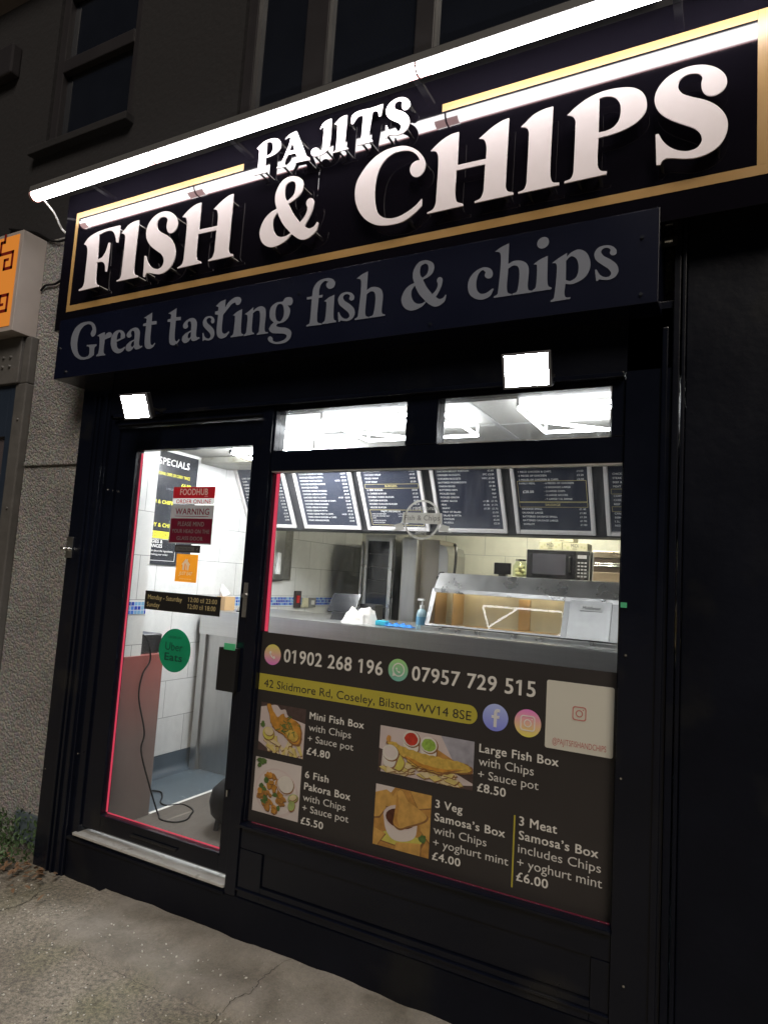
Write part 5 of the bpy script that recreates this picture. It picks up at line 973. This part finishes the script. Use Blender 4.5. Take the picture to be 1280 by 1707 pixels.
# counter
ct = thing('counter', 'long brushed steel serving counter across the shop', 'counter', (-1.3, 1.5, FLZ)); CZ = 1.317
MB().box(-3.40, XR-.01, 1.19, 1.95, CZ-.006, CZ).box(-3.40, XR-.01, 1.19, 1.196, CZ-.172, CZ-.006).build('worktop', m_steel, ct, bevel=.0015)
MB().box(-3.402, -3.345, 1.205, 1.262, FLZ, CZ-.172).build('post', m_steelv, ct, bevel=.003)
MB().box(-3.343, XR-.01, 1.225, 1.24, FLZ+.115, CZ-.172).build('front_panel', m_steelv, ct, bevel=.002)
MB().box(-3.343, XR-.01, 1.243, 1.255, FLZ, FLZ+.114).build('kick_plate', m_steelv, ct)
MB().box(-3.40, XR-.01, 1.90, 1.95, FLZ, CZ-.172).build('back_panel', m_steelv, ct)

# small things on the counter
tb = thing('tissue_box', 'tan box on the counter end with a white tissue pulled up', 'tissue box', (-3.29, 1.33, CZ))
MB().box(-3.345, -3.262, 1.28, 1.39, CZ, CZ+.098).build('carton', P('tan_card', (.55, .36, .18), .6), tb, bevel=.003)
def crumple(c, rx, ry, h, seed):
    """a heap of folded cloth: sharp random ridges over an uneven mound"""
    rnd = random.Random(seed); mb = MB(); n, k = 44, 13; v = []
    fold = [(rnd.uniform(-1, 1), rnd.uniform(-1, 1), rnd.uniform(5, 13), rnd.uniform(0, 6)) for _ in range(6)]
    peaks = [(-.55, .1, .85), (.55, -.1, 1.0), (.85, .2, .9), (-.1, .2, .45), (.1, -.4, .4)]
    for j in range(k):
        for i in range(n):
            a_ = 2*math.pi*i/n; r = 1-j/(k-1)
            edge = 1+.10*math.sin(3*a_+1)+.08*math.sin(5*a_+2)+.05*math.sin(11*a_)
            x, y = r*edge*math.cos(a_), r*edge*math.sin(a_)
            z = max(p_[2]*math.exp(-((x-p_[0])**2+(y-p_[1])**2)/.22) for p_ in peaks)*.75+.25*(1-r*r)
            z += .13*sum(abs(math.sin((fx*x+fy*y)*fq+ph)) for fx, fy, fq, ph in fold)*(1-r**6)-.12
            v.append((c[0]+rx*x+rnd.uniform(-.0015, .0015), c[1]+ry*y, c[2]+max(.0005, h*z*(1-r**8))))
    return mb.add(v, [[j*n+i, j*n+(i+1) % n, (j+1)*n+(i+1) % n, (j+1)*n+i] for j in range(k-1) for i in range(n)])
mb = MB().add([(-3.37, 1.33, CZ+.10), (-3.30, 1.30, CZ+.098), (-3.24, 1.31, CZ+.125), (-3.30, 1.33, CZ+.155), (-3.355, 1.335, CZ+.19), (-3.33, 1.30, CZ+.14)], [[0, 1, 5], [1, 2, 3, 5], [3, 4, 5], [0, 5, 4]])
mb.build('tissue', P('white_tissue', (.82, .81, .79), .8), tb)
bl = thing('service_bell', 'small chrome service bell on the counter end', 'bell', (-3.13, 1.32, CZ))
MB().lathe((-3.13, 1.32, CZ), [(.045, 0), (.045, .008), (.001, .008)], 24).build('base', m_black, bl, smooth=True)
MB().lathe((-3.13, 1.32, CZ+.009), [(.038, 0), (.034, .016), (.02, .027), (.001, .031)], 24).cyl((-3.13, 1.32, CZ+.036), (-3.13, 1.32, CZ+.05), .005, n=10).build('dome', m_chrome, bl, smooth=True)
cl = crumple((-2.19, 1.36, CZ), .125, .075, .085, 5).build('crumpled_cloth', P('off_white_cloth', (.72, .69, .64), .85, bump=.006, bs=45), smooth=True)
tag(cl, 'crumpled white cloth lying on the counter', 'cloth')
sp = MB().box(-2.05, -1.975, 1.33, 1.385, CZ, CZ+.032).build('sponge', P('cyan_sponge', (.04, .46, .62), .9, bump=.003, bs=150), bevel=.006); tag(sp, 'cyan sponge on the counter between the cloths', 'sponge')
mb = MB(); n_ = 26
mb.add([(-1.98+.19*i/n_, 1.31+.085*j/8, CZ+.004+(.014+.010*math.sin(i*.9+j*1.3)+.006*math.sin(i*2.1-j))*max(0,math.sin(math.pi*i/n_))**.4*math.sin(math.pi*(j+.3)/9)) for j in range(9) for i in range(n_+1)], [[j*(n_+1)+i, j*(n_+1)+i+1, (j+1)*(n_+1)+i+1, (j+1)*(n_+1)+i] for j in range(8) for i in range(n_)])
tag(mb.build('cleaning_cloth', P('blue_cloth', (.03, .20, .58), .85, bump=.003, bs=90), smooth=True), 'flat blue cleaning cloth on the counter beside the sponge', 'cloth')
so_ = thing('soap_bottle', 'clear pump bottle of hand gel at the end of the fryer', 'bottle', (-1.735, 1.35, CZ))
MB().lathe((-1.735, 1.35, CZ), [(.001, 0), (.031, .002), (.033, .02), (.033, .095), (.025, .118), (.012, .128)], 24).build('bottle', P('pale_blue_gel', (.45, .62, .68), .12, transl=.4), so_, smooth=True)
MB().lathe((-1.735, 1.35, CZ+.03), [(.0335, 0), (.0335, .05)], 24).build('label', P('blue_label', (.12, .30, .45), .4), so_, smooth=True)
MB().cyl((-1.735, 1.35, CZ+.128), (-1.735, 1.35, CZ+.15), .013, n=16).cyl((-1.735, 1.35, CZ+.15), (-1.735, 1.35, CZ+.18), .005, n=10).box(-1.765, -1.722, 1.342, 1.358, CZ+.178, CZ+.190).build('pump', m_white, so_, bevel=.001)
ti = thing('till_screen', 'black till with tilted touch screen on the counter', 'till', (-2.39, 1.5, CZ))
MB().prism([(-2.47, CZ), (-2.30, CZ), (-2.315, CZ+.055), (-2.455, CZ+.055)], 'y', 1.45, 1.62).build('base', m_black, ti, bevel=.005)
MB().obox((-2.39, 1.50, CZ+.115), (1, 0, .03), (0, .85, -.5), (0, .5, .85), .112, .011, .072).build('screen', P('dark_screen', (.012, .013, .016), .12), ti, bevel=.004)
# black caddy behind
tag(MB().box(-2.30, -2.17, 1.55, 1.66, CZ, CZ+.12).build('card_reader', m_black, bevel=.01), 'black card machine behind the till screen', 'card reader')

# frying range
fr = thing('frying_range', 'stainless frying range with sloped glass display on the counter', 'frying range', (-.6, 1.6, CZ))
m_fst = P('scuffed_steel', (.60, .60, .59), .30, .95, var=.2, vs_=9, bump=.001, bs=30, rvar=.14)
FX0, FX1 = -1.70, XR-.02
MB().box(FX0-.01, FX1, 1.285, 1.80, CZ+.0005, CZ+.028).build('base', m_fst, fr, bevel=.004)
MB().prism([(1.412, CZ+.236), (1.418, CZ+.262), (1.500, CZ+.362), (1.86, CZ+.362), (1.86, CZ+.33), (1.46, CZ+.264), (1.428, CZ+.238)], 'x', FX0+.01, FX1).build('hood', m_fst, fr, bevel=.003)
def sl(z): return 1.30+(1.43-1.30)*(z-CZ-.03)/(.232)
MB().prism([(1.325, CZ+.03), (1.43, CZ+.262), (1.80, CZ+.262), (1.80, CZ+.03)], 'x', FX0, FX0+.016).build('end_panel', m_fst, fr, bevel=.002)
gz0, gz1 = CZ+.03, CZ+.262; dS = Vector((0, .105, .232)).normalized(); nS = Vector((0, -dS.z, dS.y)); mid = Vector((0, 1.3775, CZ+.146)); HL = .127
def sloped(name, x0, x1, v0, v1, th, off, m, **k): 
    c = Vector(((x0+x1)/2, 0, 0))+mid+dS*((v0+v1)/2)+nS*off
    return MB().obox(c, X, dS, nS, (x1-x0)/2, (v1-v0)/2, th).build(name, m, fr, **k)
sloped('glass_front', FX0+.03, -.865, -HL+.012, HL-.004, .002, .0, glass('fryer_glass', (.97, .97, .96), .0, .0, .9))
mb = MB()
for x0, x1, v0, v1 in ((FX0, FX0+.03, -HL, HL), (-.868, -.835, -HL, HL), (FX0+.03, -.868, -HL, -HL+.014)): mb.obox(Vector(((x0+x1)/2, 0, 0))+mid+dS*((v0+v1)/2), X, dS, nS, (x1-x0)/2, (v1-v0)/2, .006)
m_fpan0 = P('steel_trim', (.26, .26, .26), .40, .9, var=.2, vs_=12)
mb.build('glass_trim', m_fpan0, fr, bevel=.002)
m_fpan = P('worn_steel_panel', (.34, .34, .34), .38, .9, var=.3, vs_=10, bump=.001, bs=30, rvar=.12)
sloped('service_panel', -.834, -.605, -HL, HL, .008, 0, m_fpan, bevel=.003)
bdg = sloped('badge', -.775, -.655, .045, .082, .002, .0105, P('grey_badge', (.35, .35, .34), .4, .6))
mb = MB(); text(mb, 'Middleton', Vector((-.715, 0, 0))+mid+dS*.055+nS*.0132, X, dS, .017, .095, 'C', bold=1, shear=.15); mb.build('lettering', m_black, bdg)
sloped('glass_front', -.56, FX1-.03, -HL+.012, HL-.004, .002, .0, glass('fryer_glass_b', (.97, .97, .96), .0, .0, .9))
sloped('glass_trim', -.604, -.56, -HL, HL, .006, 0, m_fpan0, bevel=.002)
m_amber = P('glow_tinted_steel', (.66, .47, .24), .36, .6, var=.12, vs_=6)  # steel with the heat lamps' amber glow put into its colour
MB().box(FX0+.017, FX1, 1.62, 1.635, CZ+.03, CZ+.235).build('back_glass', P('pale_inner_panel', (.62, .61, .47), .3, .1, var=.3, vs_=7, stretch=(1, 1, .2)), fr)
MB().box(FX0+.017, FX1, 1.345, 1.619, CZ+.03, CZ+.036).build('tray', m_amber, fr)
for x0, x1 in ((FX0+.0165, FX0+.020), (FX0+.135, FX0+.140)): MB().box(x0, x1, 1.43, 1.619, CZ+.037, CZ+.235).build('divider', m_amber, fr)
MB().box(-1.19, -1.12, 1.60, 1.619, CZ+.037, CZ+.225).build('divider', m_amber, fr)
m_heat = emit('heat_lamp', (1.0, .80, .52), 24.0)
for x0, x1 in ((FX0+.03, -1.28), (-1.2, -.90), (-.55, .3)): MB().cyl((x0, 1.47, CZ+.253), (x1, 1.47, CZ+.253), .0055, n=10).build('heat_lamp', m_heat, fr)

# back counter with kitchen equipment
bc = thing('back_counter', 'low steel back counter under the kitchen wall', 'counter', (-1.6, 3.2, FLZ))
MB().box(XL+.02, -2.2, 2.86, YB-.005, 1.15, 1.19).box(XL+.02, -2.2, 2.9, YB-.005, FLZ, 1.15).build('worktop', m_steelv, bc, bevel=.003)
MB().box(-2.199, XR-.02, 2.86, YB-.005, 1.665, 1.70).box(-2.199, XR-.02, 3.0, YB-.005, FLZ, 1.664).build('shelf', m_steelv, bc, bevel=.003)
dk = thing('warming_cabinet', 'tall dark glass fronted cabinet on the back counter', 'cabinet', (-2.9, 3.0, 1.19))
MB().box(-3.06, -2.745, 2.925, 3.40, 1.191, 2.02).build('cabinet_body', m_steelv, dk, bevel=.006)
dd = MB().box(-3.04, -3.012, 2.895, 2.922, 1.215, 1.99).box(-2.79, -2.752, 2.895, 2.922, 1.215, 1.99).box(-3.011, -2.791, 2.895, 2.922, 1.96, 1.99).box(-3.011, -2.791, 2.895, 2.922, 1.215, 1.24).build('door', m_fst, dk, bevel=.003)
MB().box(-3.011, -2.791, 2.905, 2.915, 1.241, 1.959).build('pane', P('smoked_glass', (.008, .010, .014), .06), dd)
mb = MB()
for z in (1.36, 1.48, 1.60, 1.72, 1.84): mb.box(-3.0, -2.80, 2.902, 2.9045, z-.004, z+.004)
mb.build('shelf_edge', P('dim_shelf_edge', (.06, .06, .06), .3), dd)
MB().box(-3.062, -3.05, 2.86, 2.894, 1.25, 1.95).build('handle', m_chrome, dk, bevel=.004)
gr = thing('kebab_grill', 'upright steel kebab grill with control knobs on the back counter', 'grill', (-2.45, 3.0, 1.19))
MB().box(-2.655, -2.50, 2.88, 3.35, 1.191, 2.0).build('front_column', m_steelv, gr, bevel=.02, seg=4)
MB().box(-2.499, -2.32, 2.96, 3.35, 1.191, 1.99).build('rear_casing', P('brown_steel', (.32, .29, .25), .35, .9, var=.2), gr, bevel=.006)
MB().prism([(-2.319, 1.191), (-2.225, 1.191), (-2.225, 1.86), (-2.25, 1.93), (-2.319, 1.95)], 'y', 2.94, 3.35).build('side_casing', m_steelv, gr, bevel=.008)
mb = MB()
for x, z in ((-2.275, 1.69), (-2.255, 1.655), (-2.295, 1.655)): mb.cyl((x, 2.94, z), (x, 2.905, z), .022, .018, n=16)
mb.build('knob', m_black, gr, smooth=True)
MB().tube(spline([(-2.2, 3.0, 1.95), (-2.17, 2.97, 1.93), (-2.165, 2.96, 1.80), (-2.175, 2.96, 1.66)]), .012).build('gas_pipe', m_black, gr, smooth=True)
mw = thing('microwave', 'black microwave on the back shelf with boxes stacked on top', 'microwave', (-1.28, 3.0, 1.70)); y = 2.9
MB().box(-1.52, -1.02, y+.014, y+.36, 1.7005, 1.933).build('casing', m_black, mw, bevel=.004)
dd = MB().box(-1.518, -1.125, y, y+.013, 1.703, 1.931).build('door', P('microwave_door', (.010, .010, .012), .10), mw, bevel=.003)
MB().box(-1.47, -1.20, y-.0015, y-.0003, 1.735, 1.90).build('window', P('microwave_window', (.035, .035, .045), .06), dd)
MB().box(-1.175, -1.160, y-.02, y-.0003, 1.76, 1.88).build('handle', m_black, dd, bevel=.003)
cp = MB().box(-1.123, -1.022, y+.001, y+.013, 1.703, 1.931).build('control_panel', P('microwave_panel', (.016, .016, .018), .25), mw, bevel=.002)
mb = MB().box(-1.11, -1.04, y-.001, y+.0005, 1.872, 1.90)
for j in range(5):
    for i in range(3): mb.box(-1.108+.026*i, -1.108+.026*i+.018, y-.001, y+.0005, 1.725+.027*j, 1.737+.027*j)
mb.build('keypad', P('microwave_keys', (.25, .25, .27), .3), cp)
MB().box(-1.0195, -1.013, y+.003, y+.3, 1.7005, 1.933).build('side_trim', m_fst, mw)
def mealbox(x0, x1, z0, z1, label):
    t_ = thing('meal_box', label, 'box', ((x0+x1)/2, y+.05, z0), 'cream meal boxes on the microwave')
    MB().box(x0, x1, y+.02, y+.20, z0, z1).build('carton', P('cream_carton', (.30, .285, .20), .6, var=.05), t_, bevel=.003)
    mb = MB(); text(mb, 'MiDi', ((x0+x1)/2, y+.0185, z0+.026), X, Z, .028, .058, 'C', bold=1); text(mb, 'MEAL', ((x0+x1)/2, y+.0185, z0+.009), X, Z, .010, None, 'C', bold=1)
    for u in (x0+.022, x0+.045, x1-.022, x1-.045): 
        rr = random.uniform(.007, .012); flat(mb, [circ(u, z0+random.uniform(.018, .048), rr, 14), circ(u, z0+.033, rr*.5, 14)[::-1]] if False else [circ(u, z0+random.uniform(.018, .048), rr, 14)], y+.0186, 1)
    mb.build('lettering', [m_pblack, P('olive_print', (.22, .22, .12), .5)], t_)
mealbox(-1.425, -1.243, 1.934, 1.999, 'cream MiDi MEAL box, lower one further from the oven')
mealbox(-1.238, -1.04, 1.934, 1.997, 'cream MiDi MEAL box, lower one nearer the oven')
mealbox(-1.333, -1.150, 2.0005, 2.068, 'cream MiDi MEAL box on top of the other two')
ov = thing('grill_oven', 'small steel grill oven on the back shelf beside the microwave', 'oven', (-.8, 3.0, 1.70))
MB().box(-1.0, -.50, y+.02, y+.38, 1.7005, 1.94).build('casing', m_steelv, ov, bevel=.005)
MB().box(-.985, -.52, y+.004, y+.019, 1.775, 1.885).build('opening', P('dark_oven_cavity', (.05, .035, .025), .4), ov)
MB().box(-.985, -.52, y-.004, y+.019, 1.703, 1.774).box(-.985, -.52, y-.004, y+.019, 1.886, 1.935).build('front_rail', P('bronze_steel', (.5, .42, .32), .3, .9), ov, bevel=.003)
mb = MB().cyl((-.975, y-.01, 1.825), (-.53, y-.01, 1.825), .003, n=8).cyl((-.975, y-.01, 1.843), (-.53, y-.01, 1.843), .003, n=8)
for i in range(24): mb.box(-.96+.018*i, -.957+.018*i, y-.012, y-.008, 1.825, 1.843)
mb.build('rack', m_chrome, ov)
jr = thing('pickle_jar', 'glass jar of pickled eggs beside the microwave', 'jar', (-1.585, 2.95, 1.70))
MB().lathe((-1.585, 2.96, 1.7005), [(.001, 0), (.058, .003), (.063, .02), (.063, .09), (.045, .118), (.040, .125), (.040, .132)], 26).build('glass_body', glass('jar_glass', (.85, .88, .74)), jr, smooth=True)
MB().lathe((-1.585, 2.96, 1.7005), [(.001, .133), (.044, .133), (.044, .147), (.001, .148)], 26).build('lid', m_chrome, jr, smooth=True)
mb = MB()
for _ in range(16):
    a_, rr = random.uniform(0, 6.3), random.uniform(.01, .038); mb.sphere((-1.585+rr*math.cos(a_), 2.96+rr*math.sin(a_), 1.7255+random.choice((0, .03, .06))), .019, n=12)
mb.build('eggs', P('pickled_egg', (.62, .58, .40), .4), jr, smooth=True)
mo = thing('small_screen', 'small dark screen on the back shelf beside the jar', 'screen', (-1.73, 2.92, 1.70))
MB().box(-1.80, -1.655, 2.915, 2.935, 1.715, 1.812).build('panel', P('screen_black', (.01, .01, .012), .12), mo, bevel=.004)
MB().box(-1.76, -1.70, 2.92, 2.99, 1.7005, 1.715).build('foot', m_black, mo)
# extraction panel and switches on the side wall
ex = thing('wall_rack', 'narrow perforated steel rack fixed on the tiled side wall', 'rack', (XL, 2.15, 1.56))
MB().box(XL+.002, XL+.030, 2.03, 2.17, 1.545, 1.985).build('side_panel', m_steelv, ex, bevel=.004)
MB().box(XL+.002, XL+.016, 2.172, 2.30, 1.555, 1.985).build('perforated_panel', P('perforated_steel', (.30, .29, .26), .4, .8, var=.4, vs_=40), ex, bevel=.002)
MB().box(XL+.031, XL+.05, 2.06, 2.10, 1.60, 1.78).build('white_rail', m_white, ex)
def wswitch(y0, y1, z0, z1, plate, rock, name, label):
    t_ = thing(name, label, 'switch', (XL+.003, (y0+y1)/2, z0), 'switches on the mosaic strip')
    MB().box(XL+.003, XL+.016, y0, y1, z0, z1).build('back_plate', plate, t_, bevel=.003)
    c, h2, w2 = (z0+z1)/2, (z1-z0)*.22, (y1-y0)*.22; MB().box(XL+.0165, XL+.022, (y0+y1)/2-w2, (y0+y1)/2+w2, c-h2, c+h2).build('rocker', rock, t_, bevel=.002)
wswitch(2.388, 2.49, 1.314, 1.462, P('dark_switch_plate', (.05, .04, .04), .4), P('red_rocker', (.6, .03, .03), .35), 'cooker_switch', 'dark cooker switch with a red rocker on the mosaic strip')
wswitch(2.515, 2.612, 1.313, 1.402, P('cream_switch_plate', (.60, .56, .38), .4), P('cream_rocker', (.68, .64, .45), .35), 'light_switch', 'cream light switch in the middle of three')
wswitch(2.619, 2.732, 1.315, 1.403, P('grey_switch_plate', (.20, .20, .19), .4), P('white_rocker', (.7, .7, .68), .35), 'socket_switch', 'grey socket switch furthest from the red rocker')
# dome camera and duct
cv = thing('dome_camera', 'small white dome camera with dark eye on the ceiling inside the door', 'camera', (-2.88, .80, CEZ))
MB().lathe((-2.88, .80, CEZ-.03), [(.001, -.002), (.05, .0), (.062, .015), (.062, .03)], 24).build('base', m_white, cv, smooth=True)
MB().sphere((-2.88, .80, CEZ-.034), .034, n=20).build('eye', P('camera_dome', (.01, .012, .02), .08), cv, smooth=True)
du = thing('duct_box', 'grubby pale duct box under the ceiling beside the menu boards', 'duct', (-3.2, 1.3, 2.3))
MB().box(-3.44, -2.95, 1.10, 1.38, 2.368, CEZ-.005).build('casing', P('grubby_white_metal', (.5, .49, .44), .4, .3, var=.2, dirt=((.3, .28, .2), 6, .55)), du, bevel=.004)
